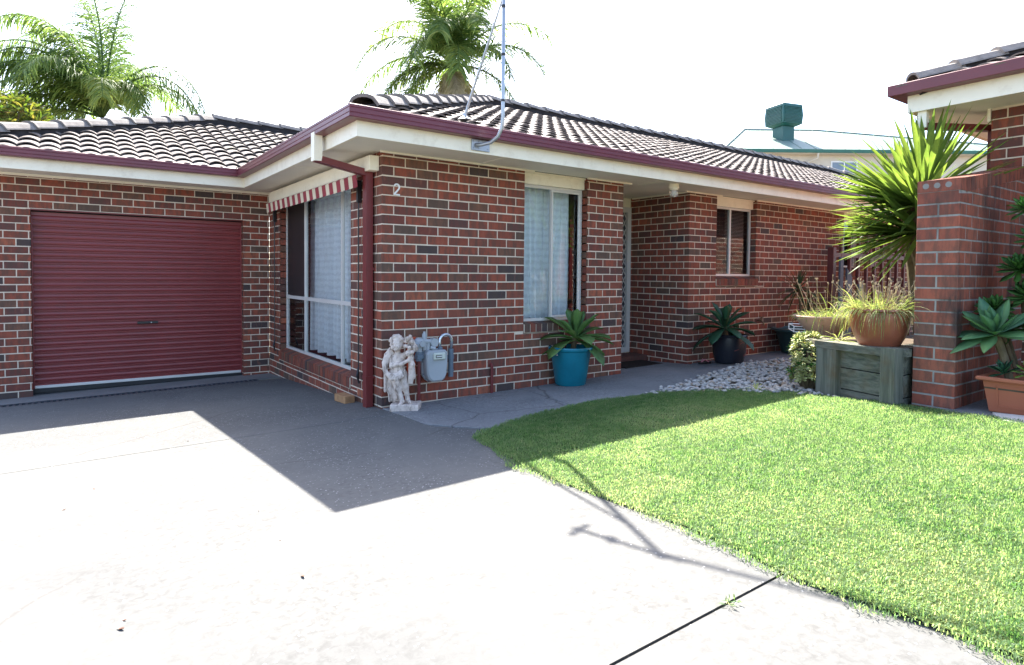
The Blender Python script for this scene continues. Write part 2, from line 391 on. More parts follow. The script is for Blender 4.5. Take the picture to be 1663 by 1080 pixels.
brick_face(mb, (0, 3.46), (1, 0), 0, .11, .05, ZS, phase=0, cutL=.014, seed=10, body=.05, bodyL=.012)
mb.build('wall', BM, house)
mb = MB()   # garage front
XG = -3.5
brick_face(mb, (XG, Lg), (1, 0), 0, -XG, -.38, ZS, [(-2.76-XG, -.36-XG, -.5, 2.010)], 1, seed=11)
brick_face(mb, (-.36, Lg+.115), (0, -1), 0, .115, -.38, 2.0, phase=0, cutR=.014, seed=12, body=.05, bodyR=.012)
brick_face(mb, (XG, Lg+6.), (0, -1), 0, 6., -.38, ZS, phase=0, cutR=.014, seed=13, bodyR=.11)
mb.build('wall', BM, house)
mb = MB(); mb.box((-2.80, Lg+.002, 1.999), (-.32, Lg+.1, 2.0075)); mb.build('lintel', M['maroon2'], house)
# sills of bricks on edge
def sill(mb, org, d, s0, s1, zlo, zf, zb, depth, n):
    d = Vector((d[0], d[1], 0)); nrm = V(d.y, -d.x, 0); O = V(org[0], org[1], 0)
    P = lambda s, o, z: O+d*s+nrm*o+V(0, 0, z)
    w = (s1-s0)/n
    for i in range(n):
        a, b = s0+i*w+.005, s0+(i+1)*w-.005; o = .016+random.uniform(-.002, .002); jj = random.uniform(-.003, .003)
        bot = [P(a, o, zlo+.006), P(b, o, zlo+.006), P(b, -depth, zb-.09), P(a, -depth, zb-.09)]
        top = [P(a, o, zf+jj), P(b, o, zf+jj), P(b, -depth, zb), P(a, -depth, zb)]
        mb.hexa(bot, top, 0, hsh(i, s0, 77))
    a, b = s0+.001, s1-.001
    mb.hexa([P(a, .010, zlo+.001), P(b, .010, zlo+.001), P(b, -depth, zb-.1), P(a, -depth, zb-.1)], [P(a, .010, zf-.006), P(b, .010, zf-.006), P(b, -depth, zb-.005), P(a, -depth, zb-.005)], 1)
mb = MB(); sill(mb, (0, 0), (1, 0), 1.684, 2.66, .625, .725, .745, .10, 12); wsillA = mb
mb = MB(); sill(mb, (0, 0), (1, 0), WB0+.004, WB1+.05, 1.13, 1.235, 1.275, .10, 12); wsillB = mb
mb = MB(); sill(mb, (0, Lg), (0, -1), Lg-3.456, Lg-.794, .055, .175, .212, .10, 32); wsillS = mb

# ------------------------------------------------------------------ windows
def frame_rect(mb, P, s0, s1, z0, z1, wd=.04, dp=.05, o=0., m=0):
    for (a, b, c, e) in ((s0, s1, z0, z0+wd), (s0, s1, z1-wd, z1), (s0, s0+wd, z0+wd, z1-wd), (s1-wd, s1, z0+wd, z1-wd)):
        bt = [P(a, o, c), P(b, o, c), P(b, o-dp, c), P(a, o-dp, c)]; mb.hexa(bt, [p+V(0, 0, e-c) for p in bt], m)
def bar(mb, P, a, b, c, e, o=0., dp=.05, m=0):
    bt = [P(a, o, c), P(b, o, c), P(b, o-dp, c), P(a, o-dp, c)]; mb.hexa(bt, [p+V(0, 0, e-c) for p in bt], m)
def pane(mb, P, a, b, c, e, o): mb.quad(P(a, o, c), P(b, o, c), P(b, o, e), P(a, o, e))
def curtain(P, a, b, c, e, o, name, label, amp=.03, pitch=.11, gap=0):
    mb = MB(); n = max(12, int((b-a)/.012)); ks = 14
    vs = []
    for k in range(ks+1):
        tz = k/ks
        for i in range(n+1):
            s = a+(b-a)*i/n; ph = s/pitch*6.283
            sw = amp*(math.sin(ph)+.4*math.sin(ph*.53+1.3))*(1-.35*tz)
            vs.append(P(s+.01*math.sin(tz*3+ph*.3), o+sw, c+(e-c)*tz+(.012*math.sin(ph*.5) if k == 0 else 0)))
    mb.add(vs, [(k*(n+1)+i, k*(n+1)+i+1, (k+1)*(n+1)+i+1, (k+1)*(n+1)+i) for k in range(ks) for i in range(n)], 0)
    o_ = mb.build(name, M['lace'], None, smooth=True); return tag(o_, label, 'curtain')
def planeP(org, d):
    d = Vector((d[0], d[1], 0)); nrm = V(d.y, -d.x, 0); O = V(org[0], org[1], 0)
    return lambda s, o, z: O+d*s+nrm*o+V(0, 0, z)
ZW = 2.285
def window(P, s0, s1, z0, z1, mulls, mids, sillmb, panel_to=None, sash=None, screen=None):
    mb = MB(); frame_rect(mb, P, s0, s1, z0, z1, .032, .04, -.092)
    xs = [s0+.032]+list(mulls)+[s1-.032]
    for m_ in mulls: bar(mb, P, m_-.017, m_+.017, z0+.032, z1-.032, -.090, .036)
    for z_ in mids:
        for i in range(len(xs)-1): bar(mb, P, xs[i]+(.017 if i else 0), xs[i+1]-(.017 if i < len(xs)-2 else 0), z_-.022, z_+.022, -.088, .036)
    if sash:
        for (a, b) in sash: frame_rect(mb, P, a, b, z0+.038, z1-.038, .022, .02, -.068)
    wn = mb.build('window', M['alu'], house)
    mp = MB(); pane(mp, P, s0+.02, s1-.02, z0+.02, z1-.02, -.112); sub(mp, 'pane', M['glass'], wn)
    sub(sillmb, 'sill', BM, wn)
    if panel_to:
        mk = MB(); bar(mk, P, s0-.02, s1+.02, z1+.002, panel_to, -.062, .03); bar(mk, P, s0-.02, s1+.02, panel_to-.022, panel_to-.001, -.04, .021); sub(mk, 'head_panel', M['cream'], wn)
    if screen:
        ms = MB(); a, b, c, e = screen; pane(ms, P, a, b, c, e, -.1); sub(ms, 'insect_screen', M['black'], wn)
    return wn
PA = planeP((0, 0), (1, 0)); PS = planeP((0, Lg), (0, -1))
window(PA, 1.69, 2.606, .745, ZW, [2.143], [], wsillA, ZS, sash=[(2.12, 2.56)])
window(PA, WB0+.01, WB1-.01, 1.275, ZW, [5.545], [], wsillB, ZS)
wc = MB(); sill(wc, (0, 0), (1, 0), 8.724, 9.316, 1.29, 1.40, 1.45, .10, 7)
window(PA, 8.73, 9.31, 1.45, ZW, [], [], wc, ZS)
window(PS, Lg-3.45, Lg-.80, .21, 2.35, [Lg-2.617, Lg-1.298], [.935], wsillS, None, screen=(Lg-3.40, Lg-2.64, .965, 2.30))
curtain(PA, 1.72, 2.55, .76, ZS, -.26, 'lace_curtain', 'white lace curtain behind the narrow front window beside the entry', .028, .095)
curtain(PS, Lg-2.74, Lg-.75, .26, ZS, -.24, 'lace_curtain', 'long white lace curtain inside the big three-light side window', .04, .17)
# dark rooms behind the glass
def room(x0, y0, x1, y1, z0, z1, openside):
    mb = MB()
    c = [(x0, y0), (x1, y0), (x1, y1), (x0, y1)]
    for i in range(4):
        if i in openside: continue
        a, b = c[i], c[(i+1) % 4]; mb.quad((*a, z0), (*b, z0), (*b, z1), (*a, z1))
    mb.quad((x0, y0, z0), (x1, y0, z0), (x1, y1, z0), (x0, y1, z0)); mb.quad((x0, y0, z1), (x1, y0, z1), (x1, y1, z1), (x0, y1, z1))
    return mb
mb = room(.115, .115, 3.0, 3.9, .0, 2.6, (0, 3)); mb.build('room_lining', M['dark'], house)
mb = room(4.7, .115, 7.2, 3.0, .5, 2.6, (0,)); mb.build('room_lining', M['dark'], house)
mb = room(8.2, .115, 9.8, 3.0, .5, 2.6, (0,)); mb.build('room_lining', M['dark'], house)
# blind in the second window
mb = MB()
for i in range(26): z = 2.27-i*.021; mb.obox(PA(5.80, -.20, z), (.235, 0, 0), (0, .010, .006), (0, -.0005, .0008), 0)
tag(mb.build('venetian_blind', paint('blind_slats', (.35, .32, .28), .5), None), 'half lowered slatted blind inside the small dark window', 'blind')

# ------------------------------------------------------------------ door, garage door
mb = MB(); DX0, DX1 = 3.58, 4.46
frame_rect(mb, lambda s, o, z: V(s, YR-o-.0, z), DX0, DX1, .12, ZW, .075, .07, .01)
door = mb.build('door', M['alu'], house)
mb = MB(); mb.quad((DX0+.07, YR+.03, .19), (DX1-.07, YR+.03, .19), (DX1-.07, YR+.03, ZW-.07), (DX0+.07, YR+.03, ZW-.07)); sub(mb, 'panel', M['dark'], door)
mb = MB(); a0, a1, z0, z1 = DX0+.075, DX1-.075, .195, ZW-.075; st = .085
for sgn in (1, -1):
    k = -int((z1-z0)/st)-2
    while k < int((a1-a0)/st)+int((z1-z0)/st)+3:
        # line s - a0 = k*st + sgn*(z-z0)
        lo, hi = z0, z1; f = lambda z: a0+k*st+sgn*(z-z0)*.6
        zs = [lo, hi]
        pts = []
        for zz in np.linspace(lo, hi, 90):
            if a0 <= f(zz) <= a1: pts.append((f(zz), zz))
        if len(pts) > 2: mb.tube([(pts[0][0], YR+.012+.006*sgn, pts[0][1]), (pts[-1][0], YR+.012+.006*sgn, pts[-1][1])], .006, 4)
        k += 1
sub(mb, 'security_grille', M['alu'], door)
mb = MB(); mb.box((DX0-.05, YR+.03, ZW+.002), (DX1+.03, YR+.07, ZS-.002)); mb.build('head_panel', M['cream'], house)
mb = MB(); mb.tube([(DX0+.12, YR-.01, 1.05), (DX0+.12, YR-.06, 1.05), (DX0+.22, YR-.06, 1.05)], .011, 8); sub(mb, 'handle', M['galv'], door)
# garage roller door: curtain of horizontal ribs
mb = MB(); y = Lg+.125; prof = []; zb, zt_ = -.185, 1.90; p = .0735; z = zb+.05
prof.append((y, zb+.03))
while z < zt_:
    prof += [(y, z), (y+.014, z+.003), (y+.014, z+.010), (y+.002, z+.016), (y+.002, z+.021), (y+.012, z+.025), (y+.012, z+.031), (y, z+.038), (y-.004, z+.055)]; z += p
prof += [(y, 1.93), (y-.012, 1.945), (y-.012, 1.985)]
vs = []; nx = 6
tilt = lambda x: 0 if True else 0
for (yy, zz) in prof:
    for i in range(nx+1):
        x = -2.76+2.40*i/nx; vs.append((x, yy, zz))
mb.add(vs, [(k*(nx+1)+i, k*(nx+1)+i+1, (k+1)*(nx+1)+i+1, (k+1)*(nx+1)+i) for k in range(len(prof)-1) for i in range(nx)], 0)
gd = mb.build('garage_door', M['maroon2'], house)
mb = MB(); mb.bbox((-2.76, y-.018, zb), (-.36, y+.02, zb+.035), .004); sub(mb, 'bottom_rail', M['alu'], gd)
mb = MB(); mb.box((-2.76, y-.012, zb-.05), (-.36, y+.02, zb-.003)); sub(mb, 'rubber_seal', M['black'], gd)
mb = MB(); mb.bbox((-1.66, y-.04, .572), (-1.42, y-.008, .604), .004); mb.tube([(-1.535, y-.03, .588), (-1.535, y-.045, .588)], .014, 10, 0); sub(mb, 'handle', M['black'], gd)
mb = MB(); mb.tube([(-1.50, y-.034, .588), (-1.50, y-.05, .588)], .008, 10); sub(mb, 'lock', M['galv'], gd)
for x in (-2.752, -.368):
    mb = MB(); mb.bbox((x-.008, y-.024, zb), (x+.008, y-.018, 1.9), .002); sub(mb, 'guide_track', M['maroon2'], gd)
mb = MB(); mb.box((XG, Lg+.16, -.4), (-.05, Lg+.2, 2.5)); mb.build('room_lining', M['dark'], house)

# ------------------------------------------------------------------ eaves
EG = .65; XL, YF, YGE = -.57, -.65, Lg-EG
eave = [(-4.2, YGE, 0), (XL, YGE, 0), (XL, YF, 0), (XEND+EG, YF, 0)]
mb = MB()   # sheet soffits
mb.box((-4.2, YGE+.12, ZS), (XL+.12, Lg+.02, ZS+.012)); mb.box((XL+.12, YF+.12, ZS), (.02, Lg+.02, ZS+.012))
mb.box((.02, YF+.12, ZS), (XEND+.5, .02, ZS+.012)); mb.box((XE-.12, .02, ZS), (XB+.12, YR+.1, ZS+.012))
for x in (1.1, 3.5, 5.9, 8.3, 10.7, 13.1): mb.box((x-.02, YF+.13, ZS-.006), (x+.02, -.002, ZS-.001))
for yy in (1.4,): mb.box((XL+.13, yy-.02, ZS-.006), (-.002, yy+.02, ZS-.001))
mb.box((2.9, YF+.13, ZS-.005), (4.7, YF+.14, ZS-.001))
mb.build('soffit', M['soffit'], house)
# beads where walls meet the soffit
for lo, hi in [((a-.02, -.022, ZS-.018), (b, -.002, ZS-.001)) for a, b in ((.0, 1.80), (2.62, 3.34), (4.42, 5.2), (6.08, XEND))]+[((-3.5, Lg-.022, ZS-.03), (-.002, Lg-.002, ZS-.001)), ((XB-.022, .002, ZS-.018), (XB-.002, YR, ZS-.001))]:
    mb = MB(); mb.box(lo, hi); mb.build('cornice_bead', M['cream'], house)
mb = MB(); mb.sweep([(-.13, -.02), (-.105, -.02), (-.105, .14), (-.13, .14)], [(p[0], p[1], ZS) for p in eave]); mb.build('fascia', M['cream'], house)
mb = MB(); gp = [(-.102, .0), (-.006, .0), (0, .004), (0, .030), (-.004, .033), (-.004, .036), (0, .040), (0, .070), (-.004, .073), (-.004, .076), (0, .080), (0, .100), (-.006, .105), (-.014, .1), (-.014, .012), (-.09, .012), (-.09, .1), (-.102, .1)]
mb.sweep(gp, [(p[0], p[1], 2.533) for p in eave]); mb.build('gutter', M['maroon'], house)
# ------------------------------------------------------------------ roof
MP = .39; CP = math.cos(math.atan(MP)); SP = math.sin(math.atan(MP)); NORMS = {}
def tiles(mb, org, du, run_max, umin, umax, pitch=.20, e=.27, inw=None):
    """rows of roman tiles. org: eave start, du: unit plan direction along the eave, inw: unit plan direction up the slope"""
    du = Vector(du); inw = Vector(inw); dv = inw*CP+V(0, 0, SP); nr = -inw*SP+V(0, 0, CP); O = Vector(org)
    ncourse = int(run_max/CP/e)+1
    w = lambda u: max(0, math.sin((u/pitch)*math.pi)) ** 1.2 if True else 0
    def wv(u):
        q = (u/pitch) % 1.0
        return math.sin(math.pi*q)**.8
    for j in range(ncourse):
        v0 = j*e; v1 = min(v0+e*1.22, run_max/CP)
        r0, r1 = v0*CP, v1*CP
        ua0, ua1 = umin(r0), umin(r1); ub0, ub1 = umax(r0), umax(r1)
        lo, hi = min(ua0, ua1), max(ub0, ub1)
        off = 0
        us = list(np.arange(math.floor(lo/pitch)*pitch, hi+pitch, pitch/10))
        rows = []
        for (v, hf, hw, dz) in ((v0+.05, .021, .040, -.014), (v0, .021, .040, -.014), (v0, .021, .040, 0), (v1, -.006, .026, 0)):
            tt = (v-v0)/max(1e-6, (v1-v0)); a = ua0+(ua1-ua0)*tt; b = ub0+(ub1-ub0)*tt
            row = []
            for u in us:
                uu = min(max(u, a), b); ti = math.floor(u/pitch)
                jit = (hsh(j, ti, 2.2)-.5)*.008; jv = (hsh(j, ti, 4.2)-.5)*.012
                row.append(O+du*uu+dv*(v+jv)+nr*(hf+hw*wv(u)+dz+jit))
            rows.append(row)
        n = len(us)
        for i in range(n-1):
            if abs((rows[2][i]-rows[2][i+1]).length) < 1e-5 and abs((rows[3][i]-rows[3][i+1]).length) < 1e-5: continue
            rn = hsh(j, math.floor((us[i]+.001)/pitch), 9.1)
            mb.add([r[i] for r in rows]+[r[i+1] for r in rows], [(0, 4, 5, 1), (1, 5, 6, 2), (2, 6, 7, 3)], 0, rn)
def caps(mb, mbed, a, b, step=.38, wd=.135, h=.085, lift=.02):
    a, b = Vector(a), Vector(b); d = (b-a); L = d.length; d.normalize(); side = d.cross(V(0, 0, 1)).normalized(); up = side.cross(d).normalized()
    n = max(1, int(L/step)); st = L/n
    prof = [(-1.0, .0), (-.95, .18), (-.66, .80), (-.34, 1.0), (0, 1.06), (.34, 1.0), (.66, .80), (.95, .18), (1.0, .0)]
    for i in range(n):
        rows = []
        for (t, sc, lz) in ((0., .92, -.014), (0., 1.08, 0), (.1, 1.04, 0), (1.12, .93, -.012)):
            c = a+d*(st*(i+t))+up*(.035+lift*(1-t)+lz*0)+V(0, 0, random.uniform(-.003, .003))
            rows.append([c+side*x*wd*sc+up*(y*h*sc+(lz if t == 0 else 0)) for x, y in prof])
        k = len(prof)
        mb.add([p for r in rows for p in r], [(r*k+q, r*k+q+1, (r+1)*k+q+1, (r+1)*k+q) for r in range(3) for q in range(k-1)], 0)
    m_ = [(-.125, -.10), (.125, -.10), (.105, .062), (-.105, .062)]
    mbed.add([a+side*x+up*y for x, y in m_]+[b+side*x+up*y for x, y in m_], [(0, 1, 5, 4), (1, 2, 6, 5), (2, 3, 7, 6), (3, 0, 4, 7), (3, 2, 1, 0), (4, 5, 6, 7)], 0)
ZE = 2.572; H = 3.85; RX1 = XEND+EG-H
mb = MB()
tiles(mb, (XL+.02, YF+.03, ZE), (1, 0, 0), H, lambda r: r, lambda r: XEND+EG-XL-r, inw=(0, 1, 0))
tiles(mb, (-3.66, YGE+.03, ZE+.02), (1, 0, 0), 3.39, lambda r: r, lambda r: 3.08+r, inw=(0, 1, 0))
roof = mb.build('roof', M['tile'], house, smooth=False)
apM = V(XL+H, YF+H, ZE+H*MP+.02); apR = V(RX1, YF+H, ZE+H*MP+.02); apG = V(-3.66+3.39, YGE+3.39, ZE+.02+3.39*MP+.02)
mb = MB(); mbd = MB()
for a_, b_ in (((XL+.22, YF+.24, ZE+.075), apM), (apM, apR), (apR, (XEND+EG, YF, ZE+.02)), ((-3.6, YGE+.1, ZE+.06), apG), (apG, (3.2, apG.y, apG.z))):
    mb = MB(); mbd = MB(); caps(mb, mbd, a_, b_); sub(mb, 'ridge_cap', M['cap'], roof); sub(mbd, 'ridge_bedding', M['bed'], roof)
mb = MB(); D_ = -.02   # closed underlay with the hidden slopes
A0, A1, A2, A3 = V(XL, YF, ZE+D_), V(XEND+EG, YF, ZE+D_), V(XEND+EG, YF+2*H, ZE+D_), V(XL, YF+2*H, ZE+D_); T0, T1 = apM+V(0, 0, D_-.03), apR+V(0, 0, D_-.03)
mb.add([A0, A1, A2, A3, T0, T1], [(0, 1, 5, 4), (1, 2, 5), (2, 3, 4, 5), (3, 0, 4), (3, 2, 1, 0)])
B0, B1, B2, B3 = V(-3.66, YGE, ZE), V(1.5, YGE, ZE), V(1.5, YGE+6.78, ZE), V(-3.66, YGE+6.78, ZE); S0, S1 = apG+V(0, 0, -.05), V(3.2, apG.y, apG.z-.05)
mb.add([B0, B1, B2, B3, S0, S1], [(0, 1, 5, 4), (1, 2, 5), (2, 3, 4, 5), (3, 0, 4), (3, 2, 1, 0)])
sub(mb, 'roof_underlay', M['under'], roof)
# ------------------------------------------------------------------ downpipe, awning, number, lamp
mb = MB(); mb.hexa([(-.575, .20, 2.30), (-.50, .20, 2.30), (-.50, .29, 2.30), (-.575, .29, 2.30)], [(-.575, .20, 2.56), (-.50, .20, 2.56), (-.50, .29, 2.56), (-.575, .29, 2.56)])
dp0 = mb.build('downpipe_dropper', M['cream'], house)
def rectpipe(mb, pts, w, dpt, yax):
    yax = Vector(yax)
    for a, b in zip(pts[:-1], pts[1:]):
        a, b = Vector(a), Vector(b); d = (b-a); L = d.length; d.normalize(); s = d.cross(yax).normalized()
        mb.obox((a+b)/2, d*(L/2+.012), yax*w/2, s*dpt/2)
mb = MB(); rectpipe(mb, [(-.545, .245, 2.325), (-.06, .215, 2.235)], .085, .06, (0, 1, 0)); rectpipe(mb, [(-.052, .213, 2.27), (-.05, .21, -.04)], .088, .068, (0, 1, 0))
mb.build('downpipe', M['dpipe'], house)
for z in (.25, 1.3):
    mb = MB(); mb.box((-.088, .160, z), (-.002, .165, z+.025)); mb.box((-.088, .255, z), (-.002, .26, z+.025)); mb.box((-.0895, .16, z), (-.0865, .26, z+.025)); mb.build('pipe_strap', M['dpipe'], house)
# pelmet and striped awning valance
mb = MB(); mb.bbox((-.10, .06, 2.245), (-.003, 3.62, 2.385), .004); aw = mb.build('awning', M['cream'], house)
M['str1'] = paint('awning_red', (.27, .055, .065), .85, .15, .1); M['str2'] = paint('awning_cream', (.62, .54, .40), .85, .1, .1)
mb = MB(); y = .26; i = 0
while y < 3.56:
    wd = .105 if i % 2 else .115; m_ = i % 2
    y1 = y+wd; mid = (y+y1)/2
    # cloth comes off the roller, over the bar, hanging edge scalloped
    for a, b in ((y, mid), (mid, y1)):
        o0 = -.128-.012*math.sin((a-y)/wd*3.14); o1 = -.128-.012*math.sin((b-y)/wd*3.14)
        mb.quad((-.115, a, 2.236), (-.115, b, 2.236), (-.15+o1+.128, b, 2.215), (-.15+o0+.128, a, 2.215), m_)
        lo0 = 2.105-.012*math.sin((a-y)/wd*3.14); lo1 = 2.105-.012*math.sin((b-y)/wd*3.14)
        mb.quad((-.15+o0+.128, a, 2.215), (-.15+o1+.128, b, 2.215), (-.137+o1+.128, b, lo1), (-.137+o0+.128, a, lo0), m_)
    y = y1; i += 1
sub(mb, 'valance', [M['str1'], M['str2']], aw)
for yy in (.50, 3.585):
    mb = MB(); mb.bbox((-.05, yy-.018, 1.98), (-.004, yy+.018, 2.2), .004); mb.tube([(-.03, yy, 2.0), (-.03, yy, .2)], .007, 6)
    mb.tube([(-.03, yy, .32), (-.055, yy-.02, .24), (-.03, yy-.02, .16)], .010, 6); sub(mb, 'spring_arm', M['black'], aw)
# house number
mb = MB(); c = V(.148, -.006, 2.02); pts = []
for a in np.linspace(165, -35, 12): pts.append(c+V(.026*math.cos(rad(a)), 0, .078+.026*math.sin(rad(a))))
pts += [c+V(.004, 0, .040), c+V(-.020, 0, .016), c+V(-.028, 0, .005)]
mb.tube(pts, .009, 6); mb.tube([c+V(-.031, 0, .006), c+V(.030, 0, .004)], .0092, 6); mb.build('house_number', M['white'], house)
# bulkhead lamp under the soffit
mb = MB(); mb.lathe([(.001, 0), (.062, 0), (.065, -.05), (.055, -.062), (.048, -.075)][::-1], (3.80, -.30, ZS-.001), 24); lm = mb.build('porch_light', M['cream'], house, smooth=True, auto=40)
t = NT('clear_ribbed_glass'); t.b.inputs['Transmission Weight'].default_value = .75; t.b.inputs['Roughness'].default_value = .12; M['jar'] = t.done((.92, .9, .85), .12)
mb = MB(); mb.lathe([(.002, -.165), (.03, -.162), (.05, -.145), (.055, -.10), (.046, -.072)], (3.80, -.30, ZS), 24, wob=.02); sub(mb, 'glass_shade', M['jar'], lm, smooth=True)
mb = MB(); mb.lathe([(.002, -.14), (.022, -.13), (.026, -.10), (.012, -.07)], (3.80, -.30, ZS), 12); sub(mb, 'bulb', M['white'], lm, smooth=True)
# garden tap on the wall
mb = MB(); tx, tz = 6.15, .60
mb.tube([(tx, .0, tz), (tx, -.07, tz), (tx, -.10, tz-.03), (tx, -.11, tz-.07)], .012, 8); mb.tube([(tx, -.06, tz), (tx, -.06, tz+.05)], .009, 8)
mb.obox((tx, -.06, tz+.055), (.035, 0, 0), (0, .006, 0), (0, 0, .006)); mb.obox((tx+.0, -.06, tz+.055), (.006, 0, 0), (0, .035, 0), (0, 0, .006))
mb.build('tap', paint('brass', (.16, .12, .07), .4, .1, .5, .7), house)
# foot of a gas pipe running up the wall
mb = MB(); mb.tube([(1.245, -.025, gz(1.2, 0)-.02), (1.245, -.025, .30), (1.245, .0, .32)], .016, 8); mb.build('wall_pipe', M['dpipe'], house)
mb = MB(); mb.bbox((3.35, YR-.34, gz(3.9, .8)+.0), (4.49, YR-.004, .112), .006); mb.build('door_step', M['brick'], house)
# ------------------------------------------------------------------ ground
def sheet(mb, poly, off, thick=.1, step=None):
    """slab over a plan polygon that follows the fall of the ground"""
    n = len(poly); top = [V(x, y, gz(x, y)+off) for x, y in poly]; bot = [p-V(0, 0, thick) for p in top]
    mb.add(top+bot, [tuple(range(n)), tuple(range(n, 2*n))[::-1]]+[(i, n+i, n+(i+1) % n, (i+1) % n) for i in range(n)])
mb = MB(); xs = [-300, -60, -20, -8, -4, 0, 4, 8, 12, 30, 80, 300]; ys = [-300, -60, -20, -12, -8, -4, 0, 4, 8, 20, 60, 300]
mb.add([(x, y, gz(x, y)-.013) for y in ys for x in xs], [(j*12+i, j*12+i+1, (j+1)*12+i+1, (j+1)*12+i) for j in range(11) for i in range(11)])
structure(mb.build('ground', M['groundm']))
J = .009
LE = [(.0, -1.69), (-.067, -1.99), (-.19, -2.47), (-.217, -2.83), (-.236, -3.33), (-.233, -3.7), (-.267, -4.04), (-.33, -4.24)]
mb = MB()
def bevslab(mb, poly, off):
    # slab with a softened arris
    c = V(sum(p[0] for p in poly)/len(poly), sum(p[1] for p in poly)/len(poly), 0); n = len(poly)
    ins = []
    for i in range(n):
        a, b, d = V(*poly[i-1], 0), V(*poly[i], 0), V(*poly[(i+1) % n], 0)
        e1 = (b-a).normalized(); e2 = (d-b).normalized(); n1 = V(-e1.y, e1.x, 0); n2 = V(-e2.y, e2.x, 0); q = n1+n2; q = q/max(.4, q.dot(n1)); ins.append(b+q*.006)
    top = [V(p.x, p.y, gz(p.x, p.y)+off) for p in ins]; rim = [V(x, y, gz(x, y)+off-.006) for x, y in poly]; bot = [p-V(0, 0, .1) for p in rim]
    mb.add(top+rim+bot, [tuple(range(n))]+[(n+i, n+(i+1) % n, (i+1) % n, i) for i in range(n)]+[(2*n+i, 2*n+(i+1) % n, n+(i+1) % n, n+i) for i in range(n)])
bevslab(mb, [(-9, -.42-.002), (-9, 3.222), (-.0, 3.222), (-.0, -.33+J)][::-1], 0)
bevslab(mb, [(-9, -.42-.012), (-.004, -.33-J), (-.042, -.95), (.0, -1.15), (.22, -1.44), (.25, -1.6)]+[(x+.12, y) for x, y in LE]+[(-9, -4.30)][::1], 0)
bevslab(mb, [(-9, -4.312), (-.2, -4.252), (-.15, -5.), (-.1, -14), (-9, -14)][::-1], 0)
structure(mb.build('driveway', M['drive']))
mb = MB(); bevslab(mb, [(-9, 3.397), (0, 3.397), (0, 3.98), (-.36, 3.98), (-.36, 4.14), (-2.76, 4.14), (-2.76, 3.98), (-9, 3.98)][::-1], .004); structure(mb.build('apron', M['apron']))
mb = MB()
bevslab(mb, [(J, .0), (1.60, .0), (1.60-.03, -.3), (1.32, -1.3), (.7, -1.5), (.25, -1.45), (J-.03, -.95)][::-1], .004)
bevslab(mb, [(1.615, .0), (4.5, .0), (4.5, -.06), (4.6, 0), (7.7, 0), (7.7, -.45), (5.70, -.68), (4.83, -.64), (4.19, -.85), (2.5, -1.33), (1.6, -1.45), (1.335, -1.3), (1.585, -.3)][::-1], .004)
bevslab(mb, [(XE, .002), (XB, .002), (XB, YR), (XE, YR)], .002)
bevslab(mb, [(3.18, -3.50), (6, -3.50), (6, -9), (3.10, -9), (3.10, -3.9)], -.004)
structure(mb.build('path', M['pathc']))
# drain channel with a slotted grate
dr = thing('drain_grate', 'narrow dark slotted drain grate across the driveway before the garage', 'drain', (-1.9, 3.31, gz(-1.9, 3.31)))
M['iron'] = paint('drain_plastic', (.045, .05, .06), .6, .2)
mb = MB(); x = -6.
while x < -.33:
    z = gz(x, 3.31)+.001; mb.box((x, 3.242, z-.02), (x+.024, 3.378, z)); x += .056
mb.build('slats', M['iron'], dr)
mb = MB()
for yy in (3.226, 3.378): mb.hexa([(-6, yy, gz(-6, 3.3)-.05), (-.32, yy, gz(-.3, 3.3)-.05), (-.32, yy+.016, gz(-.3, 3.3)-.05), (-6, yy+.016, gz(-6, 3.3)-.05)], [(-6, yy, gz(-6, 3.3)+.002), (-.32, yy, gz(-.3, 3.3)+.002), (-.32, yy+.016, gz(-.3, 3.3)+.002), (-6, yy+.016, gz(-6, 3.3)+.002)])
mb.build('rail', M['iron'], dr)
mb = MB(); mb.hexa([(-6, 3.26, -.5), (-.3, 3.26, -.5), (-.3, 3.36, -.5), (-6, 3.36, -.5)], [(-6, 3.26, -.36), (-.3, 3.26, -.30), (-.3, 3.36, -.30), (-6, 3.36, -.36)]); mb.build('channel', M['black'], dr)

# ------------------------------------------------------------------ lawn
LAWN = [(.03, -1.66), (.23, -1.52), (.72, -1.36), (1.56, -1.21), (2.41, -1.37), (3.0, -1.80), (3.26, -2.30), (3.22, -2.6), (3.20, -3.28), (3.14, -3.68), (3.10, -3.92), (3.04, -4.1), (3.0, -6.5), (-.31, -6.5), (-.31, -4.8), (-.34, -4.3)]+LE[::-1][1:]
LP = np.array(LAWN)
def inside(P, poly):
    x, y = P[:, 0], P[:, 1]; c = np.zeros(len(P), bool); n = len(poly)
    for i in range(n):
        x0, y0 = poly[i-1]; x1, y1 = poly[i]
        k = ((y0 > y) != (y1 > y)) & (x < (x1-x0)*(y-y0)/(y1-y0+1e-12)+x0); c ^= k
    return c
def edge_dist(P, poly):
    d = np.full(len(P), 9.)
    for i in range(len(poly)):
        a, b = poly[i-1], poly[i]; ab = b-a; t = np.clip(((P-a)@ab)/(ab@ab), 0, 1); d = np.minimum(d, np.hypot(*(P-a-t[:, None]*ab).T))
    return d
def gzn(x, y): return -.016+.0165*np.clip(x, -8, 12)-.0508*np.clip(y, -12, 8)
def vnoise(x, y, s, seed=0):
    g = np.random.default_rng(seed).random((64, 64)); X, Y = (x*s) % 63, (y*s) % 63; i, j = X.astype(int), Y.astype(int); f, h = X-i, Y-j
    f, h = f*f*(3-2*f), h*h*(3-2*h); i1, j1 = (i+1) % 64, (j+1) % 64
    return (g[i, j]*(1-f)+g[i1, j]*f)*(1-h)+(g[i, j1]*(1-f)+g[i1, j1]*f)*h
